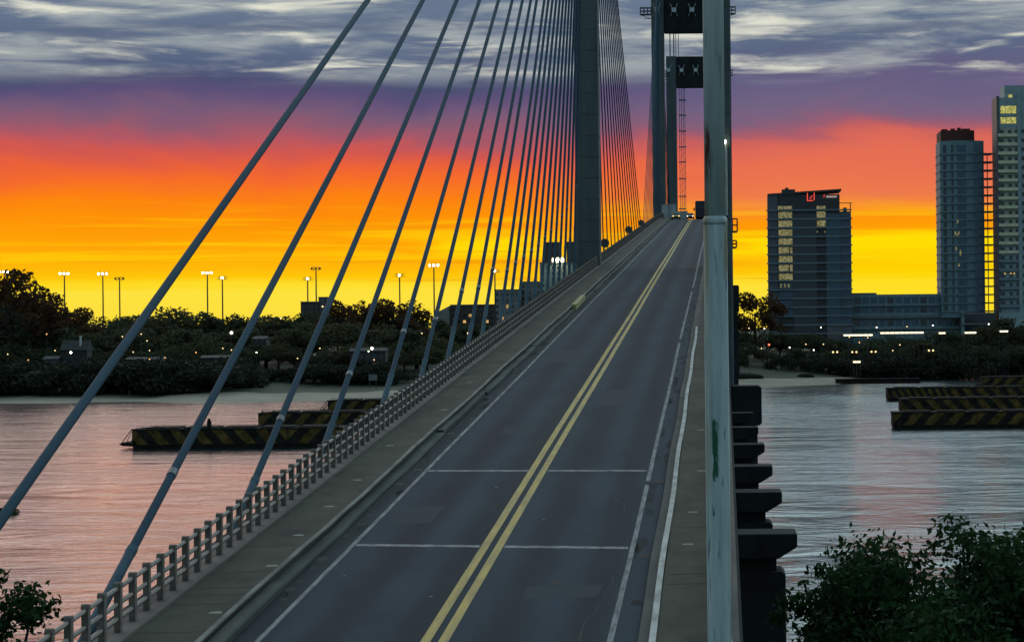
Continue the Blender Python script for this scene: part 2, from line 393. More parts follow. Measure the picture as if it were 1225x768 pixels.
# ---------------------------------------------------------------- road and pavements on the deck
RY = Yl(-20, 440, 10) + Yl(440, 1000, 8)[1:]
b = MB(); b.sweep([(-1.8,0),(-10.36,0)], RY, closed=False)
road = tag(b.build('road', M['asphalt']), kind='structure')
def strip(mb, xc, w, Ys, z=.006, wob=0):
    n0 = len(mb.v)
    for i, y in enumerate(Ys):
        dx = wob*math.sin(y*.05+xc) + wob*.5*math.sin(y*.13)
        mb.v += [(xc+w/2+dx, y, roadZ(y)+z), (xc-w/2+dx, y, roadZ(y)+z)]
    for i in range(len(Ys)-1):
        k = n0+2*i; mb.f.append((k,k+2,k+3,k+1)); mb.mi.append(0)
MY = Yl(20, 440, 5) + Yl(440, 700, 5)[1:]
for x in (-5.86, -6.24):
    b = MB(); strip(b, x, .21, MY, .006, .012); b.build('centre_line', M['yellow_line'], road)
b = MB(); strip(b, -9.75, .12, MY, .006, .02); b.build('edge_line', M['worn_line'], road)
b = MB()
for a, c in ((20,71.5),(72.4,131),(134,187),(193,700)): strip(b, -2.38, .13, Yl(a,c,4), .006, .02)
b.build('edge_line', M['worn_line'], road)
for yc, sk in ((60.0,.95),(75.2,.55)):   # worn paint on the deck joints, interrupted by the centre lines
    b = MB()
    for xa, xb in ((-9.66,-6.37),(-5.72,-2.47)):
        n = 14
        for i in range(n):
            x0 = xa+(xb-xa)*i/n; x1 = xa+(xb-xa)*(i+1)/n
            ya = yc + sk*(-(x0+6.05)/7.2); yb = yc + sk*(-(x1+6.05)/7.2)
            w0 = .17+.03*math.sin(i*2.1+xa); w1 = .17+.03*math.sin((i+1)*2.1+xa)
            b.add([(x0,ya-w0,roadZ(ya-w0)+.005),(x1,yb-w1,roadZ(yb-w1)+.005),(x1,yb+w1,roadZ(yb+w1)+.005),(x0,ya+w0,roadZ(ya+w0)+.005)], [(0,1,2,3)])
    b.build('joint_marking', M['joint_line'], road)
# small patches and litter on the asphalt
b = MB()
for i in range(26):
    y = random.uniform(40,150); x = random.uniform(-10.2,-2); r = random.uniform(.02,.05)
    b.add([(x-r,y-r*1.5,roadZ(y-r*1.5)+.006),(x+r*1.3,y-r,roadZ(y-r)+.006),(x+r,y+r*1.5,roadZ(y+r*1.5)+.006),(x-r*.7,y+r*1.2,roadZ(y+r*1.2)+.006)], [(0,1,2,3)])
b.build('surface_patch', M['joint_line'], road)
b = MB()
for i in range(30):
    y = random.uniform(44,130); x = random.uniform(-10.25,-9.9) if i % 3 else random.uniform(-9.5,-3); r = random.uniform(.05,.14)
    b.add([(x-r,y-r*2,roadZ(y-r*2)+.005),(x+r*1.2,y-r,roadZ(y-r)+.005),(x+r,y+r*2,roadZ(y+r*2)+.005),(x-r*.7,y+r*1.4,roadZ(y+r*1.4)+.005)], [(0,1,2,3)])
b.build('oil_stain', M['seam'], road)

b = MB(); rr = random.Random(5)      # tar sealed cracks
for k in range(9):
    x = rr.uniform(-9.4,-2.8); y = rr.uniform(42,190); n = rr.randint(7,14); dirx = rr.uniform(-.10,.10); pts = []
    for i in range(n): pts.append((x,y)); x += dirx+rr.uniform(-.12,.12); y += rr.uniform(.5,1.1)
    for (xa,ya),(xb,yb) in zip(pts,pts[1:]):
        w = rr.uniform(.012,.024); b.add([(xa-w,ya,roadZ(ya)+.0035),(xa+w,ya,roadZ(ya)+.0035),(xb+w,yb,roadZ(yb)+.0035),(xb-w,yb,roadZ(yb)+.0035)], [(0,1,2,3)])
b.build('crack_seal', M['seam'], road)
b = MB()
for xa,xb,ya,yb in ((-9.5,-8.2,64,67.5),(-5.3,-3.9,96,103),(-9.2,-7.4,118,127),(-4.6,-2.9,52.5,54.3),(-8.3,-7.1,86,88.5)):
    b.add([(xa,ya,roadZ(ya)+.002),(xb,ya+.2,roadZ(ya+.2)+.002),(xb+.05,yb,roadZ(yb)+.002),(xa-.04,yb-.15,roadZ(yb-.15)+.002)], [(0,1,2,3)])
b.build('asphalt_patch', M['asphalt_new'], road)
b = MB()
for y in range(44,200,14):
    for x in (-10.2,-1.98): b.add([(x-.14,y,roadZ(y)+.006),(x+.14,y,roadZ(y)+.006),(x+.14,y+.6,roadZ(y+.6)+.006),(x-.14,y+.6,roadZ(y+.6)+.006)], [(0,1,2,3)])
b.build('drain_grate', M['seam'], road)
def grime_strip(x0, x1, seed, dens):
    b = MB(); g = random.Random(seed)
    for i in range(dens):
        y = g.uniform(40,230); x = g.uniform(x0,x1); w = g.uniform(.05,.22); l = g.uniform(.3,1.6)
        pts = []
        for k in range(9):
            t = 2*PI*k/9; q = g.uniform(.6,1.15); px_, py_ = x+w*q*math.cos(t), y+l*q*math.sin(t)
            pts.append((min(max(px_,x0),x1), py_, roadZ(py_)+.0015))
        b.add(pts, [tuple(range(9))])
    return b
grime_strip(-10.33,-9.85,3,120).build('road_grime', M['grime'], road)
grime_strip(-2.3,-1.83,4,90).build('road_grime', M['grime'], road)
def pavement(x0, x1, h, seams, patches):
    b = MB(); b.sweep([(x0,0),(x0,h),(x1,h),(x1,0)], RY)
    o = tag(b.build('pavement', M['pave']), kind='structure')
    b = MB()
    for y, w in seams:
        b.add([(x0+.05,y,roadZ(y)+h+.004),(x1-.05,y+.12,roadZ(y+.12)+h+.004),(x1-.05,y+w+.12,roadZ(y+w+.12)+h+.004),(x0+.05,y+w,roadZ(y+w)+h+.004)], [(0,1,2,3)])
    b.build('slab_seam', M['seam'], o)
    b = MB()
    for y, f in patches:
        x = x0+(x1-x0)*f
        b.add([(x,y,roadZ(y)+h+.005),(x+.3,y,roadZ(y)+h+.005),(x+.26,y+.22,roadZ(y+.22)+h+.005),(x+.03,y+.2,roadZ(y+.2)+h+.005)], [(0,1,2,3)])
    b.build('slab_patch', M['patch'], o)
    return o
pavement(-12.2, -10.7, .30, [(47.5,.1),(50.6,.12),(51.7,.16),(52.6,.14),(53.7,.1),(54.7,.13),(58.5,.1),(66,.12)] + [(72+7.3*i, .16) for i in range(40)],
         [(49.6,.7),(55.5,.75),(60.2,.6),(65.4,.55),(71,.5),(80,.3),(92,.6),(104,.4),(125,.5)])
pavement(-1.4, -.25, .28, [(52.6,.12),(53.9,.12),(61,.06),(68.5,.08),(79,.2)] + [(90+9*i,.2) for i in range(30)], [(58.2,.3),(63.7,.35),(72.5,.5),(84,.4)])

# ================================================================== KERBS
kl = thing('kerb', (-10.5,40,roadZ(40)), 'long mossy concrete kerb of uneven segments along the left pavement, one segment yellow', 'kerb')
segs = []; y = -20
while y < 620:
    L = random.uniform(11,17); segs.append((y, min(y+L,620))); y += L
jx = 0
for i,(a,c) in enumerate(segs):
    b = MB(); j0 = random.uniform(-.05,.05); yel = a < 170 < c
    h = .13 + random.uniform(-.04,.05)
    Ys = Yl(a+.06, c-.06, 2.5); jit = [(j0+.03*math.sin(yy*.35+i), .015*math.sin(yy*.8)) for yy in Ys]
    hh = .42 if yel else h
    b.sweep([(-10.69,.0),(-10.69,hh),(-10.40,hh),(-10.36,hh-.04),(-10.36,.0)], Ys, jit=jit)
    o = b.build('kerb_segment', M['kerb_yellow'] if yel else M['kerb'], kl)
    if yel: o['label'] = 'yellow painted kerb segment'
b = MB(); Ys = Yl(-20,620,3); b.sweep([(-10.72,.302),(-10.72,.33),(-10.60,.33),(-10.60,.29),(-10.69,.28)], Ys, jit=[(.03*math.sin(yy*.21),.012*math.sin(yy*.9)) for yy in Ys])
b.build('kerb_edge', M['kerb_edge'], kl)
kr = thing('kerb', (-1.6,40,roadZ(40)), 'concrete kerb with a worn white top along the right pavement', 'kerb')
b = MB(); Ys = Yl(-20,140,3); b.sweep([(-1.8,.0),(-1.8,.12),(-1.56,.13),(-1.56,0)], Ys, jit=[(.02*math.sin(yy*.3),.012*math.sin(yy*.7)) for yy in Ys]); b.build('kerb_base', M['kerb'], kr)
b = MB(); b.sweep([(-1.55,0),(-1.55,.30),(-1.41,.31),(-1.405,0)], Ys, jit=[(.02*math.sin(yy*.3+.4),.01*math.sin(yy*.9)) for yy in Ys]); b.build('kerb_edge', M['kerb_white'], kr)
b = MB(); b.sweep([(-1.8,.0),(-1.8,.08),(-1.405,.26),(-1.405,0)], Yl(140.3,620,6)); b.build('kerb_base', M['kerb'], kr)

# ================================================================== BRIDGE
br = thing('bridge', (-6.65,235,0), 'long concrete cable stayed road bridge with fans of blue grey stay cables over the river', 'bridge')
b = MB(); DY = Yl(-20,440,20)+Yl(440,1300,14)[1:]
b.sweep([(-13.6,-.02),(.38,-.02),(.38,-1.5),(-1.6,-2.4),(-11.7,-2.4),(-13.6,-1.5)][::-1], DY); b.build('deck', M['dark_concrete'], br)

def pylon(Y, zt, beams, hw, dep, base, mast=False, detail=True):
    zd = roadZ(Y)
    pl = bpy.data.objects.new('pylon', None); COL.objects.link(pl); pl.parent = br; pl.location = Vector((-6.65,Y,0)) - Vector(br.location)
    for xc in (-13.47, .03):
        b = MB(); c = .18
        prof = [(xc-hw+c,Y-dep),(xc+hw-c,Y-dep),(xc+hw,Y-dep+c),(xc+hw,Y+dep-c),(xc+hw-c,Y+dep),(xc-hw+c,Y+dep),(xc-hw,Y+dep-c),(xc-hw,Y-dep+c)]
        # lifts of the formwork: each a hair out of line with the next, with a recessed joint
        z = -3.0; i = 0
        while z < zt:
            h = min(2.15, zt-z); k = .004*((i*7) % 3)
            b.prism_z([(xc+(x-xc)*(1-k/hw), Y+(y-Y)*(1-k/dep)) for x, y in prof], z, z+h-.05)
            b.prism_z([(xc+(x-xc)*.955, Y+(y-Y)*.97) for x, y in prof], z+h-.055, z+h+.005)
            z += h; i += 1
        sgn = 1 if xc < -5 else -1
        b.box(xc-hw*.55-.06, xc-hw*.55+.06, Y-dep-.05, Y-dep+.02, zd+1, zt-1)
        b.build('leg', M['leg'], pl)
    for z0, z1 in beams:
        b = MB(); b.box(-13.47+hw+.003, .03-hw-.003, Y-dep*.7, Y+dep*.7, z0, z1, .2)
        bo = b.build('crossbeam', M['dark_concrete'], pl)
        if detail and zt > 95:
            zc = (z0 + min(z1, z0+8.8))/2 + .4
            for xf in ((-13.6,-9.8,-5.8,-2.0) if not mast else (-14.2,-10.5,-6.5,-2.6)):
                f = MB(); yf = Y-dep*.7-.75 if xf > -12 else Y-dep-.75
                f.box(xf-.5, xf+.5, yf-.3, yf+.25, zc-.5, zc+.45, .08)
                for sx in (-1,1):
                    f.tube([(xf+sx*.38,yf,zc+.4),(xf+sx*.85,yf+.4,zc+1.5)], .055, 6)
                    f.tube([(xf+sx*.38,yf,zc-.4),(xf+sx*.8,yf+.4,zc-1.4)], .055, 6)
                f.box(xf-.1, xf+.1, yf+.25, Y-dep*.69, zc-.1, zc+.1)
                f.build('floodlight', M['fixture'], pl)
            for sx in (-1,1):      # maintenance cages outside the legs
                f = MB(); xe = (-13.47-hw) if sx < 0 else (.03+hw); xo = xe + sx*2.4; zp = zc-.9 if not mast else zc-1.6
                for yy in (Y-dep, Y-dep+1.6):
                    for zz in (zp, zp+.75, zp+1.5): f.bar((xe,yy,zz),(xo,yy,zz),.12)
                    for t in (0,.33,.66,1): f.bar((xe+(xo-xe)*t,yy,zp),(xe+(xo-xe)*t,yy,zp+1.5),.11)
                for zz in (zp, zp+1.5): f.bar((xo,Y-dep,zz),(xo,Y-dep+1.6,zz),.1)
                f.box(min(xe,xo), max(xe,xo), Y-dep, Y-dep+1.6, zp-.08, zp-.02)
                f.bar((xe,Y-dep+.8,zp-.9),(xe+sx*1.6,Y-dep+.8,zp-.9),.1)
                f.bar((xe,Y-dep+.8,zp-.9),(xo,Y-dep+.8,zp),.09)
                f.build('maintenance_cage', M['steel'], pl)
    for xa, xb, za, zb in base:
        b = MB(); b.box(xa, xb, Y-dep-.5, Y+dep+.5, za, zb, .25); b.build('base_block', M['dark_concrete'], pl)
    return pl
T1, T2, T3 = 235.0, 512.0, 652.0
p1 = pylon(T1, 93, [(72,78)], 1.21, 1.9, [(-17.3,4.0,16.9,20.9),(-16.7,3.55,-3,16.89)])
p2 = pylon(T2, 112, [(92.3,101.5)], 1.4, 2.4, [(-17.3,4.0,30,36),(-17,3.7,-3,29.99)])
p3 = pylon(T3, 103.3, [(94.6,103.25)], 1.42, 2.4, [(-17.3,4.0,30,36),(-17,3.7,-3,29.99)], mast=True)
# pale conduit with a lamp on the right leg of the nearest pylon
b = MB(); c0 = P(869.5,258,T1-2.2); c1 = P(868.5,173,T1-2.2); b.tube([c0,c1], .12, 8); b.build('conduit', M['conduit'], p1)
b = MB(); b.ball(P(866.3,170,T1-2.4), .24); b.build('lamp', M['lamp_white'], p1)
b = MB()
for (xa,xb,ya,yb) in ((876,882,262,277),(876,881,288,296)):
    a = P(xa,ya,T1-1); c = P(xb,yb,T1-1)
    for zz in (a.z,(a.z+c.z)/2,c.z): b.bar((1.2,T1-1,zz),(c.x,T1-1,zz),.1)
    for xx in (a.x,c.x): b.bar((xx,T1-1,a.z),(xx,T1-1,c.z),.1)
    b.box(1.2,c.x,T1-1.3,T1+.2,c.z-.1,c.z-.02)
b.build('side_platform', M['steel'], p1)
# service mast lattice beside the far pylon, thin masts on its beam
b = MB(); Ym = T3-.5; zb, zt = roadZ(Ym), 94.5
for px in (813.2,815.6,818.0,819.8):
    x = P(px,180,Ym).x; b.bar((x,Ym,zb),(x,Ym,zt),.10); b.bar((x,Ym+1.2,zb),(x,Ym+1.2,zt),.08)
for py in (120,138,157,176,194,214,235,250):
    a = P(812.5,py,Ym); c = P(820.5,py,Ym); b.box(a.x-.1,c.x+.1,Ym-.2,Ym+1.4,a.z-.12,a.z+.12)
for i in range(20):
    z0 = zb+(zt-zb)*i/20; z1 = zb+(zt-zb)*(i+1)/20; xa = P(813.2,180,Ym).x; xb = P(819.8,180,Ym).x
    b.bar((xa,Ym,z0),(xb,Ym,z1),.045)
b.build('service_mast', M['slab'], p3)
b = MB()
for px in (794.5,801.5,806,808.5,811.5):
    x = P(px,55,T3).x; b.bar((x,T3,103.2),(x,T3,114),.22 if px in (801.5,806) else .13)
b.build('roof_mast', M['steel'], p3)

# stay cables
NEAR = [30,47,61.8,74.6,88,99.6,109.6,118.8,126,136.5,142.5,149,155.5,162,168.5,175,181.5,188,194.5,201,208]
FAR = [242.5+9.65*i for i in range(16)]
T2N = [393+8.1*i for i in range(14)]
T2F = [522+9*i for i in range(12)]
def cable(mb, X, Ya, Xt, Yt, Zt, r):
    a = Vector((X,Ya,roadZ(Ya)-.1)); t = Vector((Xt,Yt,Zt)); mb.tube([a.lerp(t,i/40) for i in range(41)], r, 12, False); return a, t
def stay(X, Ya, Yt, Zt, first, r=.103):
    b = MB(); a, t = cable(b, X, Ya, X+(.05 if X < -5 else .03), Yt, Zt, r)
    co = b.build('stay_cable', M['cable'], br, smooth=True, origin=a)
    if Ya > 240: return
    d = (t-a).normalized(); L = 4.6 + 1.2*math.sin(Ya)
    b = MB(); b.tube([a-d*.5, a+d*L, a+d*(L+.03), a+d*(L+.3)], [.116,.116,.126,.126], 12); b.build('cable_sleeve', M['sleeve'], co)
    b = MB(); b.tube([a+d*(L+4.2), a+d*(L+4.5)], .119, 12); b.build('clamp_ring', M['collar'], co)
def ztop(z, i, n): return z + 1.5 - 3.6*i/n
ap = P(705,-345,T1).z
for X in (-13.3, .02):
    for i, Ya in enumerate(NEAR): stay(X, Ya, T1-1.2, ztop(ap,i,21), i == 0)
    for i, Ya in enumerate(FAR): stay(X, Ya, T1+1.2, ztop(ap,15-i,16), False, .072)
for i, Ya in enumerate(T2N): stay(-13.3, Ya, T2-1.2, 106.5-.2*i, False, .055)
for i, Ya in enumerate(T2F): stay(-13.3, Ya, T2+1.2, 106.5-.2*(11-i), False, .055)
b = MB()
for i, Ya in enumerate(T2N): cable(b, .02, Ya, .05, T2-1.2, 106.5-.2*i, .118)
for i, Ya in enumerate(T2F): cable(b, .02, Ya, .05, T2+1.2, 106.5-.2*(11-i), .118)
tag(b.build('stay_cable', M['cable'], br, smooth=True), kind='stuff')

# approach piers with hammerhead caps
for Y in (80, 99.8, 118, 139.5, 163, 190):
    pr = bpy.data.objects.new('pier', None); COL.objects.link(pr); pr.parent = br; pr.location = Vector((-6.65,Y,0)) - Vector(br.location)
    e = 2.53; zt = 19.85; xl, xr = -13.25-e, e
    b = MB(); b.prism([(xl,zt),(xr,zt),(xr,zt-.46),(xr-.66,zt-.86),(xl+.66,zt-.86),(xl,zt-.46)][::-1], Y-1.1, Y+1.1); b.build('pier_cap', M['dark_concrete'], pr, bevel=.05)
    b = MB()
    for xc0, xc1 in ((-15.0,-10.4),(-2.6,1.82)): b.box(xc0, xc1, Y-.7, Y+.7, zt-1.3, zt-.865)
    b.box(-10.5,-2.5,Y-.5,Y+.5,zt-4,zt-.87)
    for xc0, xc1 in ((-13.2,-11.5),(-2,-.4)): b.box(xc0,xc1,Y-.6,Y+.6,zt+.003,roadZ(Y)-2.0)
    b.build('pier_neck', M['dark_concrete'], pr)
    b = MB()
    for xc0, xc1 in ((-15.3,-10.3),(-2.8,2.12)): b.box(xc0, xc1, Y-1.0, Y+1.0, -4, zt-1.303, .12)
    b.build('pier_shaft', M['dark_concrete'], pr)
for Y in (760, 860, 960, 1060):
    pr = bpy.data.objects.new('pier', None); COL.objects.link(pr); pr.parent = br; pr.location = Vector((-6.65,Y,0)) - Vector(br.location)
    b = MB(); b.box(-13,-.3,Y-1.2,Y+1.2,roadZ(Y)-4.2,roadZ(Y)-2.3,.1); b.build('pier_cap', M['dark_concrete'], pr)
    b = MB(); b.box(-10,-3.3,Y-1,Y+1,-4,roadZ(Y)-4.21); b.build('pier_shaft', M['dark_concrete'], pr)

# ================================================================== RAILINGS
def post_mesh():
    b = MB(); w, d, h = .068, .09, 1.03
    b.box(-w,w,-d,d,0,h-.1); b.prism_x([(-d,h-.102),(d,h-.102),(d,h-.06),(d*.75,h-.015),(d*.3,h+.005),(-d*.3,h+.005),(-d*.75,h-.015),(-d,h-.06)][::-1], -w*1.12, w*1.12)
    return b
def railing(xp, label, x0, x1, hp, yend, individual):
    t = thing('railing', (xp,40,roadZ(40)), label, 'railing')
    b = MB(); b.sweep([(x0,-.01),(x0,hp),(x1,hp),(x1,-.01)], RY[:90]); b.build('plinth', M['plinth'], t)
    Ys = Yl(-18, yend, 1.2*3)
    for z in (.28,.58,.90):
        b = MB(); r = .045
        b.sweep([(xp-r,hp+z),(xp-r*.5,hp+z+r),(xp+r*.5,hp+z+r),(xp+r,hp+z),(xp+r*.5,hp+z-r),(xp-r*.5,hp+z-r)], Ys); b.build('rail', M['rail'], t)
    ys = [40.2+1.2*i for i in range(int((yend-40)/1.2))]; pm = None; rest = MB(); pb = post_mesh()
    for i, y in enumerate(ys + [40.2-1.2*k for k in range(1,46)]):
        lean = .008*math.sin(i*2.3)
        if individual and i < 100:
            if pm is None: o = pb.build('post', M['post'], t, bevel=0); pm = o
            else: o = pm.copy(); COL.objects.link(o); o.parent = t
            o.location = Vector((xp,y,roadZ(y)+hp-.01)) - Vector(t.location); o.rotation_euler = (0,lean,0)
        else: rest.add([(v[0]+xp, v[1]+y, v[2]+roadZ(y)+hp-.01) for v in pb.v], pb.f)
    tag(rest.build('post', M['post'], t), kind='stuff')
    return t
railing(-12.5, 'weathered concrete railing with three pipe rails along the left edge of the bridge', -12.78, -12.203, .36, 560, True)
railing(.03, 'concrete railing behind the tall lamp post on the right edge of the bridge', -.247, .30, .34, 560, False)

# ================================================================== LAMP POST beside the camera
YP = 24.0; XP = -.055
lp = thing('lamp_post', (XP,YP,roadZ(YP)+.34), 'tall weathered steel lamp post with rust and green paint splashes close on the right', 'lamp post')
zb = roadZ(YP)+.34; zc = P(855,262,YP).z
b = MB(); b.tube([(XP,YP,zb),(XP,YP,zb+.3),(XP,YP,zc-.03),(XP,YP,zc)], [.128,.124,.121,.115], 28); lo = b.build('pole', M['pole'], lp, smooth=True)
b = MB(); b.tube([(XP,YP,zc-.06),(XP,YP,zc-.03),(XP,YP,zc+.0),(XP,YP,zc+.03)], [.124,.129,.127,.105], 28); b.build('collar', M['pole'], lp, smooth=True)
b = MB(); b.tube([(XP,YP,zc-.05),(XP,YP,zc+3),(XP,YP,zc+5.2)], [.108,.106,.09], 28); b.build('pole', M['pole'], lp, smooth=True)
b = MB(); b.tube([(XP+.108,YP-.04,zb+.5),(XP+.108,YP-.04,zc-.05)], .018, 8); b.tube([(XP-.112,YP-.045,zb+.5),(XP-.112,YP-.045,zc-1.2)], .011, 8)
b.tube([(XP+.095,YP-.03,zc+.05),(XP+.095,YP-.03,zc+4.8)], .016, 8); b.build('conduit', M['pole'], lp, smooth=True)
b = MB(); b.tube([(XP,YP,zc+5.15),(XP-.3,YP,zc+5.7),(XP-1.2,YP,zc+6.0),(XP-2.2,YP,zc+6.05)], .05, 10); b.build('arm', M['pole'], lp, smooth=True)
b = MB(); b.box(XP-2.9,XP-2.1,YP-.15,YP+.15,zc+5.97,zc+6.12,.04); b.build('lamp_head', M['steel'], lp)
b = MB(); b.box(XP-.2,XP+.2,YP-.2,YP+.2,zb,zb+.03); b.build('base_plate', M['pole'], lp)

# ================================================================== ROUND SIGNS on the left edge
SG = ['lowest of the three round signs, half hidden by the near pylon leg', 'middle of the three round signs on thin posts above the left railing', 'topmost of the three round signs, nearest the crest of the bridge']
for (px, py, Y), lab in zip(((723.5,291,253),(752,275,315),(767,267,366)), SG):
    c = P(px,py,Y); t = thing('road_sign', (c.x,Y,roadZ(Y)-.02), lab, 'road sign', 'round signs by the left railing')
    b = MB(); b.tube([(c.x,Y,roadZ(Y)-.02),(c.x,Y,c.z)], .05, 8); b.build('post', M['steel'], t)
    b = MB(); b.tube([(c.x,Y-.10,c.z),(c.x,Y-.07,c.z),(c.x,Y-.05,c.z)], [.47,.5,.5], 20); b.build('sign_plate', M['sign_back'], t)

# ================================================================== CREST: guard walls, cars, bus
def crest_wall(px0, px1, py0, Y, lab, th=1.2):
    a = P(px0,py0,Y); c = P(px1,py0,Y); zb = roadZ(Y)-.01
    t = thing('guard_wall', ((a.x+c.x)/2,Y,zb), lab, 'wall')
    b = MB(); b.box(a.x,c.x,Y,Y+th,zb,a.z,.12); b.build('wall_panel', M['pale_concrete'], t, bevel=.05)
    b = MB(); b.box(a.x-.08,c.x+.08,Y-.08,Y+th+.08,a.z+.003,a.z+.2); b.build('coping', M['pale_concrete'], t); return t
crest_wall(791.5,798.8,246,506,'pale square concrete block at the foot of the far pylon leg')
crest_wall(799.2,808.6,245.5,511,'pale rounded concrete block beside the yellow car at the crest',1.0)
crest_wall(809,822.5,254,541,'low pale concrete wall at the crest to the right of the yellow car')
def car(loc, paint, light, label):
    t = thing('car', loc, label, 'car'); x, y, z = loc
    b = MB(); w = .88
    b.prism_x([(y-2.1,z+.3),(y+2.1,z+.3),(y+2.15,z+.75),(y+1.9,z+.95),(y-.9,z+.98),(y-2.0,z+.78),(y-2.15,z+.55)], x-w, x+w); b.build('body', paint, t, bevel=.08)
    b = MB(); b.prism_x([(y-1.0,z+.98),(y+1.75,z+.96),(y+1.2,z+1.48),(y-.25,z+1.5)], x-w*.86, x+w*.86); b.build('cabin', paint, t, bevel=.08)
    b = MB(); b.add([(x-.66,y-.98,z+1.0),(x+.66,y-.98,z+1.0),(x+.6,y-.36,z+1.43),(x-.6,y-.36,z+1.43)], [(0,1,2,3)]); b.build('windscreen', M['glass_dark'], t)
    for sx in (-1,1):
        b = MB(); b.tube([(x+sx*.62,y-2.2,z+.68),(x+sx*.62,y-2.1,z+.68)], .11, 12); b.build('headlight', light, t)
        b = MB(); b.box(x+sx*1.0-.1,x+sx*1.0+.1,y-.75,y-.6,z+1.0,z+1.15); b.build('mirror', paint, t)
        for yy in (y-1.35,y+1.35):
            b = MB(); b.tube([(x+sx*.72,yy,z+.32),(x+sx*.9,yy,z+.32)], .32, 16); b.build('wheel', M['black_rubber'], t)
    b = MB(); b.box(x-.55,x+.55,y-2.2,y-2.14,z+.42,z+.6); b.build('grille', M['steel'], t)
    return t
car((-9.35,488,roadZ(488)), M['car_yellow'], M['headlight_warm'], 'yellow car with its headlights on coming over the crest of the bridge')
car((-6.95,533,roadZ(533)), M['car_dark'], M['headlight'], 'dark car half below the crest with its headlights lit')
def bus(loc):
    x, y, z = loc
    t = thing('bus', loc, 'tall dark bus seen from behind driving away over the crest', 'bus')
    b = MB(); w = 1.3
    b.prism([(x-w,z+.45),(x+w,z+.45),(x+w,z+3.9),(x+w-.2,z+4.15),(x-w+.2,z+4.15),(x-w,z+3.9)], y, y+11); b.build('body', M['bus_paint'], t, bevel=.06)
    b = MB(); b.box(x-1.05,x+1.05,y-.03,y-.004,z+2.4,z+3.5); b.build('rear_window', M['glass_dark'], t)
    for sx in (-1,1):
        b = MB(); b.box(x+sx*1.05-.12,x+sx*1.05+.12,y-.05,y-.004,z+1.0,z+1.5); b.build('tail_light', M['brick_red'], t)
        b = MB(); b.bar((x+sx*1.28,y+10.6,z+3.3),(x+sx*1.62,y+10.9,z+3.1),.08); b.box(x+sx*1.66-.17,x+sx*1.66+.17,y+10.8,y+11.0,z+2.45,z+3.1,.05); b.build('mirror', M['bus_paint'], t)
        for yy in (y+2.2,y+8.5):
            b = MB(); b.tube([(x+sx*1.02,yy,z+.5),(x+sx*1.29,yy,z+.5)], .5, 18); b.build('wheel', M['black_rubber'], t)
    b = MB(); b.box(x-1.28,x+1.28,y-.14,y-.005,z+.42,z+.8,.05); b.build('bumper', M['steel'], t)
bus((-4.35,520,roadZ(520)))

# ================================================================== TREES
def crown_mesh(name, nclump, nleaf, size, rx, rz, seed, mt, zc, hollow=.35, leafvar=.5, sprigs=0):
    rg = np.random.default_rng(seed)
    cs = []
    while len(cs) < nclump:
        d = rg.normal(size=3); d /= np.linalg.norm(d)
        if d[2] < -.55: continue
        r = rg.uniform(hollow, 1.0)**.6
        cs.append((d[0]*rx*r, d[1]*rx*r, d[2]*rz*r*(1 if d[2] > 0 else .7)))
    cs = np.array(cs); cr = rg.uniform(.14,.30,size=nclump)*rx
    if sprigs:
        k = int(nclump*sprigs); dd = cs[:k]/np.linalg.norm(cs[:k]/np.array([rx,rx,rz]),axis=1)[:,None]
        cs[:k] = dd*rg.uniform(.92,1.10,size=k)[:,None]; cr[:k] = rg.uniform(.05,.11,size=k)*rx
    N = nleaf; w = cr**2; idx = rg.choice(nclump, size=N, p=w/w.sum())
    C = cs[idx]; Rr = cr[idx]*(rg.uniform(.55,1.35,size=N) if sprigs else 1.0)
    d = rg.normal(size=(N,3)); d /= np.linalg.norm(d,axis=1)[:,None]
    rad = rg.uniform(.45,1.08,size=N)**.7
    Pp = C + d*(Rr*rad)[:,None]*np.array([1,1,.75]); Pp[:,2] += zc
    nrm = d + rg.normal(size=(N,3))*.7; nrm /= np.linalg.norm(nrm,axis=1)[:,None]
    a = np.cross(nrm, rg.normal(size=(N,3))); a /= np.linalg.norm(a,axis=1)[:,None]; bb = np.cross(nrm, a)
    s = (size*(1-leafvar/2+leafvar*rg.uniform(size=N)))[:,None]
    # pointed leaf: 4-vertex kite, slightly folded
    v = np.stack([Pp-a*s*.5, Pp+bb*s*.28+a*s*.05+nrm*s*.06, Pp+a*s*.5, Pp-bb*s*.28+a*s*.05+nrm*s*.06], 1).reshape(-1,3)
    me = bpy.data.meshes.new(name); me.vertices.add(N*4); me.vertices.foreach_set('co', v.ravel())
    me.loops.add(N*4); me.loops.foreach_set('vertex_index', np.arange(N*4)); me.polygons.add(N)
    me.polygons.foreach_set('loop_start', np.arange(0,N*4,4)); me.polygons.foreach_set('loop_total', np.full(N,4))
    me.materials.append(mt); me.update(); me.validate()
    return me, cs
def trunk_mesh(name, h, r, cs, zc, seed, lean=.3, nl=9):
    rg = random.Random(seed); b = MB()
    top = Vector((rg.uniform(-lean,lean), rg.uniform(-lean,lean), h))
    b.tube([(0,0,-1.0),(0,0,.25*h),(top.x*.4,top.y*.4,.6*h),top], [r*1.35,r,r*.8,r*.5], 8)
    idx = list(range(len(cs))); rg.shuffle(idx)
    for i in idx[:nl]:
        c = Vector(cs[i]) + Vector((0,0,zc)); t = rg.uniform(.55,.98)
        s = Vector((top.x*.4*t, top.y*.4*t, h*t)); m = (s+c)/2 + Vector((0,0,-.08*(c-s).length))
        b.tube([s,m,c], [r*.45,r*.28,r*.1], 6)
    me = bpy.data.meshes.new(name); me.from_pydata(b.v, [], b.f); me.materials.append(M['trunk']); me.update()
    return me
KINDS = []
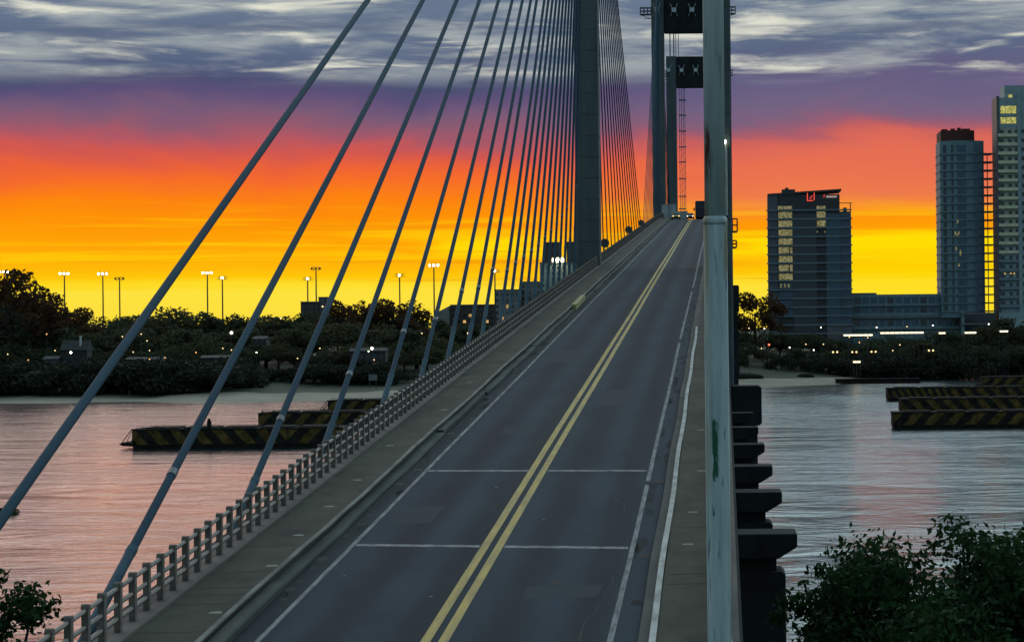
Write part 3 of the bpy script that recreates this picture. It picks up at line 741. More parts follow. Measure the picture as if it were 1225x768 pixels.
for k in range(7):
    rx, rz = (7.0,3.7) if k < 4 else (5.0,5.0)
    mt = M['leaf_far'] if k % 2 == 0 else M['leaf_far2']
    zc = 6.6 if k < 4 else 6.0
    cm, cs = crown_mesh('crown', 46, 3000, .62, rx, rz, 20+k, mt, zc, .25)
    KINDS.append((trunk_mesh('trunk', 6.5, .35, cs, zc, k), cm))
cm, cs = crown_mesh('crown', 40, 2300, .62, 5.2, 5.0, 61, M['leaf_redlit'], 6.2, .3); OPEN = (trunk_mesh('trunk', 7.5, .3, cs, 6.2, 9, nl=16), cm)
cm, cs = crown_mesh('crown', 30, 1900, .6, 5.5, 2.6, 71, M['leaf_shrub'], 1.6, .2); SHRUB = (trunk_mesh('trunk', 1.6, .2, cs, 1.6, 5, nl=6), cm)
def tree(px, pytop, Y, kind, label, group, wide=1.0, name='tree', cat='tree'):
    t = P(px, pytop, Y); zg = Zg(t.x, Y); h = t.z - zg
    o = thing(name, (t.x,Y,zg), label, cat, group); s = h/10.6 if kind is not SHRUB else h/4.2
    for nm, me in zip(('trunk','crown'), kind):
        c = bpy.data.objects.new(nm, me); COL.objects.link(c); c.parent = o
    o.scale = (s*wide, s*wide, s); o.rotation_euler = (0,0,random.uniform(0,2*PI))
    return o
def prof(px, tbl):
    for (a,b_),(c,d) in zip(tbl, tbl[1:]):
        if a <= px <= c: return b_+(d-b_)*(px-a)/(c-a)
    return tbl[-1][1]
LT = [(-60,352),(0,350),(25,362),(45,368),(65,372),(95,386),(110,388),(135,382),(150,378),(180,373),(215,370),(230,377),(270,376),(300,379),(330,373),(345,379),(365,375),(400,370),(440,374),(460,368),(490,376),(520,386),(560,388),(640,390),(720,386)]
LG = 'trees of the wood on the far left bank'
x = -70
while x < 720:      # skyline row
    tree(x, prof(x,LT)+random.uniform(-1,3), 1085+random.uniform(-20,20), random.choice(KINDS[:5]), 'dark tree in the skyline row of the wood on the far left bank', LG, random.uniform(1.15,1.5)); x += random.uniform(20,29)
x = -60
while x < 640:      # middle row
    tree(x, prof(x,LT)+random.uniform(13,24), 1020+random.uniform(-12,12), random.choice(KINDS), 'dark tree in the middle of the wood on the far left bank', LG, random.uniform(1.35,1.8)); x += random.uniform(25,37)
x = -60
while x < 560:      # front row
    if not (62 < x < 108): tree(x, 412+random.uniform(-5,9), 985+random.uniform(-6,6), random.choice(KINDS), 'dark low tree in the front row of the wood on the far left bank', LG, random.uniform(1.1,1.5))
    x += random.uniform(26,38)
x = -50
while x < 480:      # shrubs over the beach
    tree(x, 436+random.uniform(-6,9), (936 if x < 262 else 962)+random.uniform(-5,5), SHRUB, 'dark shrub above the sand on the far left bank', 'shrubs on the far left bank', random.uniform(1.0,1.5), 'shrub', 'shrub'); x += random.uniform(15,23)
tree(8, 327, 1000, OPEN, 'tall open crowned tree at the left edge in front of the yellow sky', None, 1.0)
tree(42, 353, 1040, OPEN, 'ragged tree second from the left edge with sky showing through', None, .9)
tree(84, 370, 1050, OPEN, 'small red lit tree beside the first pair of stadium lights', None, 1.2)
tree(412, 361, 1062, OPEN, 'red lit open tree just right of the dark block on the left skyline', None, 1.1)
tree(470, 360, 1062, OPEN, 'broad red lit tree below the stadium light in the middle of the skyline', None, 1.25)
RG = 'trees on the far right bank'
RT = [(872,392),(900,396),(930,399),(1000,402),(1060,404),(1120,398),(1150,392),(1200,394),(1225,388),(1290,386)]
x = 872
while x < 1280:
    tree(x, prof(x,RT)+random.uniform(-3,6), 1165+random.uniform(-10,10), random.choice(KINDS), 'dark tree in the back row on the far right bank', RG, random.uniform(1.0,1.4)); x += random.uniform(17,25)
x = 866
while x < 1280:
    tree(x, 413+random.uniform(-4,7), 1130+random.uniform(-6,6), random.choice(KINDS[4:]+KINDS[:2]), 'dark low tree in the front row on the far right bank', RG, random.uniform(1.1,1.5)); x += random.uniform(22,36)
tree(903, 352, 1180, OPEN, 'red lit open tree between the bridge pylon and the dark office block', None, 1.0)
tree(1205, 380, 1150, KINDS[5], 'rounded tree in front of the right tower at the right edge', None, 1.1)
tree(884, 421, 1070, KINDS[4], 'leaning dark tree standing alone on the sand beside the bridge', None, .8)
x = 935
while x < 1260:
    tree(x, 428+random.uniform(-3,4)-(8 if x > 1160 else 0), 1118+random.uniform(-4,4)+(40 if x > 1160 else 0), SHRUB, 'dark shrub above the sand on the far right bank', 'shrubs on the far right bank', random.uniform(.9,1.4), 'shrub', 'shrub'); x += random.uniform(18,28)

# near trees at the bottom corners
def near_tree(px, pytop, Y, rx, rz, nclump, nleaf, size, seed, label):
    t = P(px, pytop, Y); zg = 3.2; zc = t.z - zg - rz*1.05
    cm, cs = crown_mesh('crown', nclump, nleaf, size, rx, rz, seed, M['leaf_near'], zc, .3, 1.1, .2)
    o = thing('tree', (t.x,Y,zg), label, 'tree')
    c = bpy.data.objects.new('crown', cm); COL.objects.link(c); c.parent = o
    c = bpy.data.objects.new('trunk', trunk_mesh('trunk', zc*.92, .32, cs, zc, seed, .5, 40)); COL.objects.link(c); c.parent = o
near_tree(1168, 628, 60, 4.7, 4.3, 170, 62000, .195, 301, 'large leafy green tree filling the bottom right corner')
near_tree(1040, 664, 62, 3.2, 3.2, 80, 26000, .19, 305, 'smaller dark leafy tree between the bridge piers and the large corner tree')
near_tree(-46, 686, 62, 2.9, 3.2, 90, 30000, .19, 303, 'dark leafy tree in the bottom left corner')

# ================================================================== LIGHTS ON THE FAR BANK
def stadium(px, py, Y, lit, label, n=3):
    t = P(px,py,Y); zg = Zg(t.x,Y)
    o = thing('stadium_light', (t.x,Y,zg), label, 'stadium light', 'stadium lights behind the wood')
    b = MB(); b.tube([(t.x,Y,zg-.5),(t.x,Y,t.z)], [.42,.3], 8); b.build('pole', M['steel'], o)
    b = MB()
    for k in range(2): b.box(t.x-2.6+k*.3, t.x+2.6-k*.3, Y-.15, Y+.15, t.z+.1+k*1.0, t.z+.35+k*1.0)
    for s in (-1.2,1.2): b.bar((t.x+s,Y,t.z-.6),(t.x+s,Y,t.z+1.4),.15)
    b.build('crossarm', M['steel'], o)
    for i in range(n):
        xx = t.x + (i-(n-1)/2)*2.0
        b = MB(); b.ball((xx,Y-.5,t.z+.6), .48 if lit else .5, 8, 6, (1,.5,1)); b.build('lamp', M['flood'] if lit else M['steel'], o)
Y = 1130
for a in ((5,327,1,'lit stadium light behind the tall tree at the left edge'),(77,329,1,'lit stadium light second from the left edge'),(123,329,1,'lit stadium light right of the red lit tree, before the first stay cable'),
          (143,335,0,'dark unlit stadium light between two lit ones near the first stay cable'),(248,328,1,'tall lit stadium light between the first and second stay cables'),(266,334,1,'shorter lit stadium light just right of a taller one'),
          (368,335,1,'lit stadium light beside the dark block on the skyline'),(378,323,0,'tall dark stadium light beside the pale wing of the block'),(478,331,1,'lit stadium light above the broad red lit tree'),
          (519,319,1,'tall lit stadium light left of the low hall'),(592,326,1,'thin lit stadium light above the grey hall behind the cables')):
    stadium(a[0], a[1], Y, a[2], a[3], 3 if a[0] not in (266,368,478,592) else 1)

def lamp(px, py, Y, m, label, group, r=.5, pair=False):
    t = P(px,py,Y); zg = min(Zg(t.x,Y), t.z-1.5)
    o = thing('street_lamp', (t.x,Y,zg), label, 'street lamp', group)
    b = MB(); b.tube([(t.x,Y,zg-.3),(t.x,Y,t.z)], [.12,.08], 6)
    if pair: b.bar((t.x-1.1,Y,t.z),(t.x+1.1,Y,t.z),.1)
    b.build('pole', M['steel'], o)
    for dx in ((-1.0,1.0) if pair else (0,)):
        b = MB(); b.ball((t.x+dx,Y-.15,t.z+.1), r, 8, 6); b.build('lamp', M[m], o)
LL = 'warm street lamp glowing among the dark trees of the far left bank'; LGp = 'street lamps on the far left bank'
YL = 958
for px, py, m in ((56,400,'lamp_orange'),(66,419.6,'lamp_warm'),(169,400,'lamp_warm'),(176,408,'lamp_warm'),(179,419.6,'lamp_warm'),(159.5,421.5,'lamp_warm'),(146.5,403,'lamp_warm'),(141,417,'lamp_warm'),(179,430,'lamp_orange'),
                  (9.4,424,'lamp_warm'),(34,431,'lamp_orange'),(266.7,417,'lamp_warm'),(277,419,'lamp_warm'),(234.6,422,'lamp_orange'),(197.6,428,'lamp_orange'),(307,422,'lamp_green'),(356,429,'lamp_warm'),(382.7,417,'lamp_warm'),
                  (441,420.6,'lamp_green'),(447.6,430.7,'lamp_warm'),(537,416.7,'lamp_warm'),(504.7,399,'lamp_warm')):
    lamp(px, py, YL-2, m, LL, LGp, .26)
lamp(85, 422, YL-2, 'lamp_white', 'bright white lamp in front of the small riverside house on the left', None, .5)
lamp(277, 398.4, YL-2, 'lamp_white', 'bright white lamp just left of the second stay cable', None, .6)
lamp(445, 417, YL-2, 'lamp_white', 'bright white lamp between the fourth and fifth stay cables', None, .6)
lamp(563, 420.7, YL, 'lamp_orange', 'orange lamp just above the railing in front of the low hall', None, .55)
lamp(560, 399, YL, 'lamp_warm', 'small lamp below the low hall roof', None, .42)
for px, py, lab in ((336,381,'small lamp on the left skyline between the second and third stay cables'),(386,367,'small lamp on the pale wing of the skyline block'),(523,380,'small lamp at the foot of the tallest stadium light')): lamp(px,py,1055,'lamp_warm',lab,None,.42)
RL = 'warm street lamp along the promenade trees of the far right bank'; RGp = 'street lamps on the far right bank'
for px, py, m in ((896,393,'lamp_warm'),(914.5,393.5,'lamp_white'),(982,392,'lamp_white'),(1048.7,392,'lamp_white'),(882,417,'lamp_warm'),(911,417,'lamp_warm'),(944.6,416,'lamp_white'),(964,412,'lamp_warm'),(973.5,419,'lamp_white'),
                  (1085,391,'lamp_warm'),(1116,389.6,'lamp_white'),(1182.7,388,'lamp_white'),(1068,419.5,'lamp_warm'),(1076.5,412.7,'lamp_warm'),(985,412,'lamp_warm'),(1016,403.5,'lamp_warm'),(1038,404,'lamp_warm'),(1028,410,'lamp_orange')):
    lamp(px, py, 1105, m, RL, RGp, .3)
lamp(920, 412.6, 1105, 'lamp_red', 'small red light among the trees right of the bridge', None, .45)
for px, py in ((999,421.4),(1022,421.4),(1045,421),(1113.7,419.5)): lamp(px, py, 1105, 'lamp_warm', 'twin headed street lamp along the beach on the far right bank', 'twin street lamps on the far right bank', .45, True)

def kiosk(px0, px1, py, Y, label, n):
    a = P(px0,py,Y); c = P(px1,py,Y); zg = Zg((a.x+c.x)/2,Y)
    o = thing('canopy', ((a.x+c.x)/2,Y,zg), label, 'canopy')
    b = MB(); b.box(a.x-.5,c.x+.5,Y-.2,Y+4,a.z+.42,a.z+.75); b.build('roof', M['slab'], o)
    b = MB()
    for i in range(n+1): b.box(a.x+(c.x-a.x)*i/n-.12, a.x+(c.x-a.x)*i/n+.12, Y+1, Y+1.3, zg-.5, a.z+.42)
    b.build('column', M['steel'], o)
    for i in range(n):
        xa = a.x+(c.x-a.x)*(i+.06)/n; xb = a.x+(c.x-a.x)*(i+.94)/n
        b = MB(); b.box(xa,xb,Y,Y+.25,a.z-.28,a.z+.4); b.build('strip_light', M['strip_warm'], o)
kiosk(1009,1044,401.3,1112,'long canopy with warm strip lights below the dark office block',6)
kiosk(1053,1105,398.6,1112,'long canopy with warm strip lights below the podium building',9)
kiosk(1123,1131,398.7,1112,'short bright canopy light left of the glass tower foot',2)
kiosk(1154,1168,398.3,1112,'short row of canopy lights below the glass tower',3)
kiosk(1196,1206,396.6,1112,'small row of canopy lights below the right edge tower',3)
kiosk(1020.5,1029.5,433.2,1092,'small lit beach kiosk on the sand below the office block',2)

# ================================================================== BUILDINGS, right bank
YB = 1250.0
def bx(mb, px0, px1, py0, py1, Y, dep, dy=0, cx=None):
    """front-facing block whose front stands at Y, covering photo rows py0..py1"""
    c = (px0+px1)/2 if cx is None else cx
    a = P(c,py0,Y); d = P(c,py1,Y); x0 = P(px0,(py0+py1)/2 if cx is None else 300,Y).x; x1 = P(px1,(py0+py1)/2 if cx is None else 300,Y).x
    mb.box(x0, x1, Y+dy, Y+dep, d.z, a.z)
def window_part(o, px0, px1, py0, py1, Y, m, cx, nm='window', out=.05):
    b = MB(); bx(b, px0, px1, py0, py1, Y-out, .3, 0, cx); return b.build(nm, m, o)
# --- dark office block
o = thing('office_building', P(968,404,YB), 'dark glass office block with horizontal floor bands and a red sign near its roof', 'building')
cx = 965
b = MB(); bx(b, 919.5,1005,233,412,YB,26,0,cx); b.build('wall', M['panel_dark'], o)
b = MB(); bx(b, 1005.05,1018.5,253.5,412,YB+1,22,0,cx); b.build('side_wing', M['glass_blue'], o)
b = MB(); a0 = P(919,234,YB); a1 = P(1006.5,234,YB)
b.prism([(a0.x,a0.z-.3),(a1.x,a1.z+2.6),(a1.x,a1.z+3.6),(a0.x,a0.z+.9)][::-1], YB-.6, YB+27); b.build('roof', M['panel_dark'], o)
b = MB(); bx(b, 936,952,226.5,231.5,YB+6,6,0,cx); bx(b,940,944,224.5,228,YB+7,3,0,cx); b.build('plant_room', M['panel_dark'], o)
b = MB(); z0 = P(cx,253.5,YB).z; z1 = P(cx,243,YB).z
xa, xb = P(1005.1,300,YB).x, P(1020,300,YB).x
b.box(xa,xb,YB+.5,YB+.9,z1-.4,z1); b.box(xb-1.2,xb-.7,YB+.5,YB+.9,z0,z1-.4); b.box(xa+2,xa+4,YB+3,YB+5,z0,z0+2.2); b.build('roof_frame', M['panel_dark'], o)
b = MB(); bx(b, 918.6,930,232,412,YB-.25,1,0,cx); b.build('corner_panel', M['panel_grey'], o)
b = MB(); bx(b, 988.5,1004.9,256,412,YB-.12,1,0,cx); b.build('glazing', M['glass_blue'], o)
b = MB(); bx(b, 948.5,977,256,412,YB-.12,1,0,cx); b.build('glazing', M['glass_dark'], o)
floors = [251.5+10.55*i for i in range(15)]
for i, py in enumerate(floors):
    b = MB(); bx(b, 917.2, 1019.8 if i else 1019.3, py-.75, py+.75, YB-1.3, 3, 0, cx); b.build('floor_band', M['slab'], o)
for i in range(12):
    y0 = floors[i]-6.6 if i == 0 else floors[i-1]+2.2; y1 = floors[i]-1.6
    y0 = floors[i]+1.9; y1 = floors[i]+9.3
    m = M['win_olive'] if i < 8 else M['glass_blue']
    if i == 0: window_part(o, 931,948, 246.5,250.3, YB-.2, M['win_olive'], cx)
    window_part(o, 931.5,948 if i not in (4,6) else 943.5, y0, y1, YB-.2, m, cx)
    if i in (4,6): window_part(o, 944.8,948, y0, y1, YB-.2, M['win_olive'], cx)
    if i < 2: window_part(o, 977.5,988, y0, y1, YB-.2, M['win_olive'], cx)
window_part(o, 977.5,988, 246.8,250.4, YB-.2, M['win_olive'], cx)
for px in (978,987): window_part(o, px-.6, px+.6, floors[2]+4, floors[2]+6, YB-.3, M['win_olive'], cx)
for px in (934,938.5,943): window_part(o, px-1, px+1, floors[8]+3.5, floors[8]+8, YB-.3, M['win_olive'], cx)
# sign: red square mark with a stroke and a tick inside, then lettering with a red first letter
sg = MB(); s0 = P(965.3,229.8,YB-.45); s1 = P(974.6,240.6,YB-.45)
xa, xb, za, zb_ = s0.x, s1.x, s1.z, s0.z; w = .42; y0 = YB-.5; y1 = YB-.2
sg.box(xa,xa+w,y0,y1,za,zb_); sg.box(xa+w+.005,xb-.8,y0,y1,za,za+w); sg.box(xa+w+.005,xa+2.0,y0,y1,zb_-w,zb_); sg.box(xb-1.7,xb,y0,y1,zb_-w,zb_)
sg.add([(xb-w-.1,y0,za+.5),(xb-.1,y0,za+.5),(xb,y0,zb_-w-.01),(xb-w,y0,zb_-w-.01)], [(0,1,2,3)])
mx_, mz_ = (xa+xb)/2, (za+zb_)/2
sg.tube([(mx_-.6,y0,mz_-.7),(mx_-.2,y0,mz_-1.2),(mx_+.9,y0,mz_+.6)], .16, 6); sg.ball((mx_-.1,y0,mz_-.9), .35, 6, 4)
sg.build('sign_mark', M['sign_red'], o)
def text(body, px, py, hpx, Y, mt, parent, name):
    cu = bpy.data.curves.new(name, 'FONT'); cu.body = body; cu.size = hpx/PXm(Y)*1.38; cu.extrude = .06
    ob = bpy.data.objects.new('tmp_text', cu); COL.objects.link(ob)
    dg = bpy.context.evaluated_depsgraph_get(); me = bpy.data.meshes.new_from_object(ob.evaluated_get(dg)); bpy.data.objects.remove(ob)
    me.materials.clear(); me.materials.append(mt); o2 = bpy.data.objects.new(name, me); COL.objects.link(o2)
    o2.parent = parent; o2.location = P(px,py,Y) - Vector(parent.location); o2.rotation_euler = (PI/2,0,0); return o2
text('F', 985, 236.6, 3.3, YB-.4, M['sign_red'], o, 'sign_letter')
text('anecon', 988.4, 236.6, 3.2, YB-.4, M['sign_white'], o, 'sign_lettering')
# --- podium
o = thing('podium_building', P(1085,404,YB+10), 'low wide podium building with pale bands between the office block and the glass tower', 'building'); cx = 1085; Yp = YB+10
b = MB(); bx(b,1019,1150,352,415,Yp,30,0,cx); b.build('wall', M['tower_wall'], o)
b = MB(); bx(b,1019,1048,350,353,Yp+4,6,0,cx); bx(b,1122,1124,350,353,Yp+4,6,0,cx); b.build('parapet', M['panel_grey'], o)
for y0,y1 in ((355.5,363),(367,374),(382,390)):
    for i in range(13): window_part(o, 1021+9.9*i, 1029+9.9*i, y0, y1, Yp, M['glass_blue'] if i % 4 else M['glass_dark'], cx)
for py, m, t in ((365,'slab',1.0),(379.2,'pale_roof',1.5),(393,'slab',1.0)):
    b = MB(); bx(b,1018.5,1149.5,py-t,py+t,Yp-1.6,4,0,cx); b.build('floor_band', M[m], o)
o = thing('entrance_block', P(1168,404,YB-6), 'low dark entrance block with pale ledges at the foot of the glass tower', 'building'); cx = 1168; Ye = YB-6
b = MB(); bx(b,1149.6,1190,374,412,Ye,14,0,cx); b.build('wall', M['glass_dark'], o)
b = MB(); bx(b,1149,1153,372,412,Ye-.4,1,0,cx); b.build('column', M['tower_wall'], o)
for py in (375,387.5): 
    b = MB(); bx(b,1149,1191 if py < 380 else 1179,py-1,py+1,Ye-1.4,4,0,cx); b.build('ledge', M['pale_roof'], o)
# --- glass tower
Yt = YB+6; cx = 1152
o = thing('tower_building', P(1152,404,Yt), 'rounded glass apartment tower with a brick red crown', 'building')
def curved(px0, px1, py0, py1, bulge, mb, Y=Yt, dep=24, n=10, grow=0):
    z0 = P(cx,py1,Y).z; z1 = P(cx,py0,Y).z; xa = P(px0,300,Y).x; xb = P(px1,300,Y).x
    pr = [(xa+(xb-xa)*i/n, Y-grow-bulge*(1-(2*i/n-1)**2)) for i in range(n+1)] + [(xb,Y+dep),(xa,Y+dep)]
    mb.prism_z(pr, z0, z1)
b = MB(); curved(1125.5,1178,169,380,4,b); b.build('wall', M['tower_wall'], o)
b = MB(); curved(1126.8,1167,156.5,169.2,3.5,b); b.build('crown', M['brick_red'], o)
b = MB(); 
for a0,a1,t in ((1128,1135,154.6),(1139,1144,154),(1147,1151,153),(1152,1162,154.2)): bx(b,a0,a1,t,156.6,Yt+3,4,0,cx)
b.build('roof_plant', M['brick_red'], o)
fl = [184.5+9.9*i for i in range(20)]
for i, py in enumerate(fl):
    b = MB(); curved(1124.8,1179,py-.85,py+.85,4.3,b,grow=.5); b.build('floor_band', M['slab'], o)
    b = MB(); xa = P(1179.05,300,Yt).x; xb = P(1188.6,300,Yt).x; z = P(cx,py,Yt).z
    b.box(xa,xb,Yt-1,Yt+9,z-.35,z+.35); b.build('balcony', M['panel_grey'], o)
b = MB()
for xx in (1182.2,):
    x = P(xx,300,Yt).x; b.box(x-.22,x+.22,Yt+.5,Yt+1.2,P(cx,392,Yt).z,P(cx,fl[0],Yt).z-.36)
b.build('balcony_column', M['brown_wall'], o)
for i in range(20):
    y0 = fl[i]+1.3 if i else 173; y0 = (fl[i-1]+1.2) if i else 173.5; y1 = fl[i]-1.2
    for k,(a0,a1,m) in enumerate(((1129.5,1134.5,'glass_dark'),(1139.2,1141.4,'glass_dark'),(1146.2,1156.5,'glass_blue'),(1157.2,1175.5,'glass_blue'))):
        t = ((a0+a1)/2-1151.7)/26.3; bul = 4*(1-t*t)
        mm = M[m]
        window_part(o, a0, a1, y0, y1, Yt-bul+.18, mm, cx, out=.3)
for px, py in ((1143,279),(1145.5,281),(1147.5,278.5),(1144,297),(1149,301),(1146,265),(1149,304),(1147,317)): 
    window_part(o, px-.9, px+.9, py-1.8, py+1.8, Yt-4.3, M['win_olive'], cx, 'lit_window', .5)
# --- right edge tower
Yr = YB-8; cx = 1215
o = thing('tower_building', P(1216,404,Yr), 'pale apartment tower with cream balcony bands cut by the right edge', 'building')
b = MB(); bx(b,1197.2,1262,117,374,Yr,24,0,cx); b.build('wall', M['pale_wall'], o)
b = MB(); bx(b,1203.5,1256,102.5,117.1,Yr+1,20,0,cx); b.build('upper_storey', M['pale_wall'], o)
b = MB(); bx(b,1194,1197.1,115,410,Yr-.6,22,0,cx); b.build('corner_panel', M['panel_grey'], o)
b = MB(); bx(b,1194.5,1262,374.1,410,Yr-1.5,25,0,cx); b.build('plinth', M['pale_wall'], o)
b = MB(); bx(b,1218.8,1222.5,112,374,Yr-1.2,2,0,cx); b.build('pilaster', M['pale_wall'], o)
window_part(o, 1208,1213, 113.5,118, Yr+1, M['win_yellow'], cx)
for y0,y1 in ((127,136),(140.5,148)):
    for k in range(3): window_part(o, 1198.6+6.4*k, 1204.5+6.4*k, y0, y1, Yr, M['win_yellow'], cx)
fr = [162+10.75*i for i in range(20)]
for i, py in enumerate(fr):
    m = M['cream_wall'] if i < 13 else M['pale_wall']
    bm = M['balcony'] if i < 14 else M['slab']
    b = MB(); bx(b,1195.5,1218.6,py-2.1,py+1.6,Yr-1.9,2.2,0,cx); b.build('balcony', bm, o)
    b = MB(); bx(b,1197.3,1218.6,py-8,py-2.2,Yr-.15,1,0,cx); b.build('bay_wall', m, o)
    for a0,a1 in ((1197.8,1202),(1207.5,1211.2),(1215.5,1218)):
        window_part(o, a0, a1, py-6.3, py-2.3, Yr-.25, M['glass_dark'], cx)
    window_part(o, 1223.5,1228.5, py-6.8, py-2.2, Yr, M['glass_dark'], cx)
for px in (1202,1209,1213): window_part(o, px-.8, px+.8, fr[15]+3.2, fr[15]+4.8, Yr-.5, M['win_warm'], cx, 'lit_window')

# ================================================================== BUILDINGS, left bank
def block(name, px0, px1, py0, Y, m, label, cols, rows, dep=18, lit=(), roof=None, winm='glass_dark', py1=410):
    cx = (px0+px1)/2; g = P(cx,py1,Y)
    o = thing(name, g, label, 'building')
    b = MB(); bx(b, px0, px1, py0, py1, Y, dep, 0, cx); b.build('wall', M[m], o)
    b = MB(); bx(b, px0-.5, px1+.5, py0-.8, py0+.2, Y-.5, dep+1, 0, cx); b.build('roof', M['grey_wall' if roof is None else roof], o)
    pw = (px1-px0)/cols
    for r_ in range(rows):
        for c in range(cols):
            y0 = py0+3.5+r_*7.2
            mm = M['win_warm'] if (r_,c) in lit else M[winm]
            window_part(o, px0+pw*(c+.25), px0+pw*(c+.75), y0, y0+3.6, Y, mm, cx)
    return o
YLb = 1160
o = block('hall', 538,592,365,YLb,'brown_wall','low brown hall right of the tallest stadium light',8,3,24,lit=((1,3),(2,6),(2,2)))
b = MB(); a0 = P(522,374,YLb); a1 = P(537.5,366,YLb); zb = P(530,410,YLb).z; b.prism([(a0.x,zb),(a1.x,zb),(a1.x,a1.z),(a0.x,a0.z)], YLb+.5, YLb+20); b.build('side_wing', M['grey_wall'], o)
block('industrial_building', 591,622,347,YLb-20,'grey_wall','flat roofed grey block with small windows behind the thin cables',5,7,24,lit=((2,2),(4,1),(5,3),(6,2)))
block('industrial_building', 622.4,648,337.5,YLb-10,'grey_wall','taller grey block with an overhanging roof left of the pale green building',4,8,24,lit=((5,1),(6,3),(6,0)))
o = block('industrial_building', 645.5,716,314.5,YLb-30,'green_wall','pale green building with bright lights on its roof edge left of the pylon',11,5,26,lit=((2,5),(4,3)),roof='pale_roof')
for px in (663.5,668,672.5):
    b = MB(); b.ball(P(px,311.3,YLb-31), .85, 8, 6, (1.3,.5,1)); b.build('flood_lamp', M['flood'], o)
b = MB(); a0 = P(660,314,YLb-30); a1 = P(676,308,YLb-30); b.box(a0.x,a1.x,YLb-29.5,YLb-24,a0.z,a1.z); b.build('plant_room', M['grey_wall'], o)
block('silo_block', 651,668.5,290.5,YLb-8,'brown_wall','left of two dark square towers behind the pale green building',4,3,16,py1=420)
block('silo_block', 678,702,290,YLb-8,'brown_wall','right of two dark square towers, partly behind the pylon leg',5,3,16,py1=420)
block('apartment_building', 359,380,361.5,1120,'brown_wall','dark flat roofed block on the left skyline between stadium lights',4,2,14,py1=400)
block('apartment_building', 380.4,391,356,1122,'panel_grey','narrow pale wing standing right of the dark skyline block',2,2,12,py1=400)
# small riverside house, shelters, sign, marker posts
def house(px0, px1, pyr, pye, pyb, Y, label, wall='grey_wall', roof='pale_roof', chim=None):
    c = (px0+px1)/2; a = P(px0,pye,Y); d = P(px1,pye,Y); zr = P(c,pyr,Y).z; zb = P(c,pyb,Y).z
    o = thing('house', (P(c,pyb,Y)), label, 'house')
    b = MB(); b.box(a.x+.3,d.x-.3,Y,Y+8,zb-.5,a.z); b.build('wall', M[wall], o)
    b = MB(); b.prism_x([(Y-.8,a.z+.003),(Y+8.8,a.z+.003),(Y+4,zr)], a.x, d.x); b.build('roof', M[roof], o)
    n = max(2, int((px1-px0)/8))
    for i in range(n):
        xa = a.x+.6+(d.x-a.x-1.2)*(i+.2)/n; xb = a.x+.6+(d.x-a.x-1.2)*(i+.75)/n
        b = MB(); b.box(xa,xb,Y-.06,Y+.1,zb+1,min(a.z-.4,zb+2.8)); b.build('window', M['glass_dark'], o)
    if chim:
        b = MB(); t = P(chim,402,Y); b.box(t.x-.35,t.x+.35,Y+1.2,Y+1.9,a.z-.2,t.z); b.build('chimney', M['white_paint'], o)
YH = 968
house(72,105,407,419,436,YH,'small riverside house with a white chimney below the left trees','dark_wall','dark_wall',95)
house(51,70,426,429.5,433,YH-4,'low pale shelter left of the riverside house','dark_roof','dark_roof')
house(302,319,402,405.5,412,YH-2,'small house with a pale roof seen between the second and third stay cables','dark_wall','dark_wall')
house(418,462,416,420,432,YH-2,'low lit shelter behind the fifth stay cable','dark_wall','dark_wall')
house(150,200,427,430,433.5,YH-4,'long low lit kiosk behind the first stay cable','dark_wall','dark_wall')
house(239,275,425,428,433,YH-4,'long low pale shelter left of the second stay cable','dark_wall','dark_wall')
t = P(446,450,930); zg = Zg(t.x,930)
o = thing('notice_board', (t.x,930,zg), 'pale blank notice board on posts above the beach near the fifth stay cable', 'notice board')
b = MB(); a = P(441,448,930); c = P(451,455,930); b.box(a.x,c.x,929.9,930.1,c.z,a.z); b.build('board', M['pale_roof'], o)
b = MB()
for xx in (a.x+.4,c.x-.4): b.box(xx-.12,xx+.12,930.11,930.3,zg-.3,a.z)
b.build('post', M['steel'], o)
for px, py0, py1, lab in ((29,468.5,474.5,'white marker post on the sand at the far left'),(155,468.5,473.5,'white marker post on the sand under the first stay cable'),(1182.5,430,437,'white marker post on the sand at the far right')):
    Yp = 932 if px < 500 else 1130; a = P(px,py0,Yp); zg = Zg(a.x,Yp)
    o = thing('marker_post', (a.x,Yp,zg), lab, 'post'); b = MB(); b.tube([(a.x,Yp,zg-.3),(a.x,Yp,max(a.z,zg+1.6))], .27, 8); b.build('shaft', M['white_paint'], o)
    b = MB(); b.tube([(a.x,Yp,max(a.z,zg+1.6)),(a.x,Yp,max(a.z,zg+1.6)+.2)], [.3,.1], 8); b.build('cap', M['white_paint'], o)

# low dark jetty and rocks on the right beach
a = P(988,452,1060); c = P(1101,448,1060)
o = thing('jetty', (a.x+15,1060,0), 'long low dark jetty along the sand on the right', 'jetty')
b = MB(); xl, xr = P(1000,455,1052).x, P(1101,455,1052).x
b.box(xl,xr,1052,1058,-1,1.9); b.build('wall', M['barge_dark'], o); b = MB(); b.box(xl-.3,xr+.3,1051.6,1058.4,1.903,2.2); b.build('deck', M['barge_dark'], o)
def rock(px, py, Y, w, h, lab):
    p = P(px,py,Y); b = MB(); b.ball((0,0,0), 1, 14, 8)
    rg = random.Random(int(px)); b.v = [(v[0]*w*(1+rg.uniform(-.12,.12)), v[1]*w*.6, v[2]*h*(1+rg.uniform(-.15,.15))) for v in b.v]
    b.v = [(v[0]+p.x, v[1]+Y, v[2]+Zg(p.x,Y)+h*.2) for v in b.v]
    tag(b.build('rock', M['barge_dark'], smooth=True, origin=(p.x,Y,Zg(p.x,Y))), lab, 'rock')
rock(964,448,1082,4.2,1.6,'low dark mound on the sand right of the bridge'); rock(1040,447,1084,2.2,1.3,'small dark rock on the sand above the jetty'); rock(890,449,1060,9,2.0,'wide dark mound at the waterline beside the bridge')
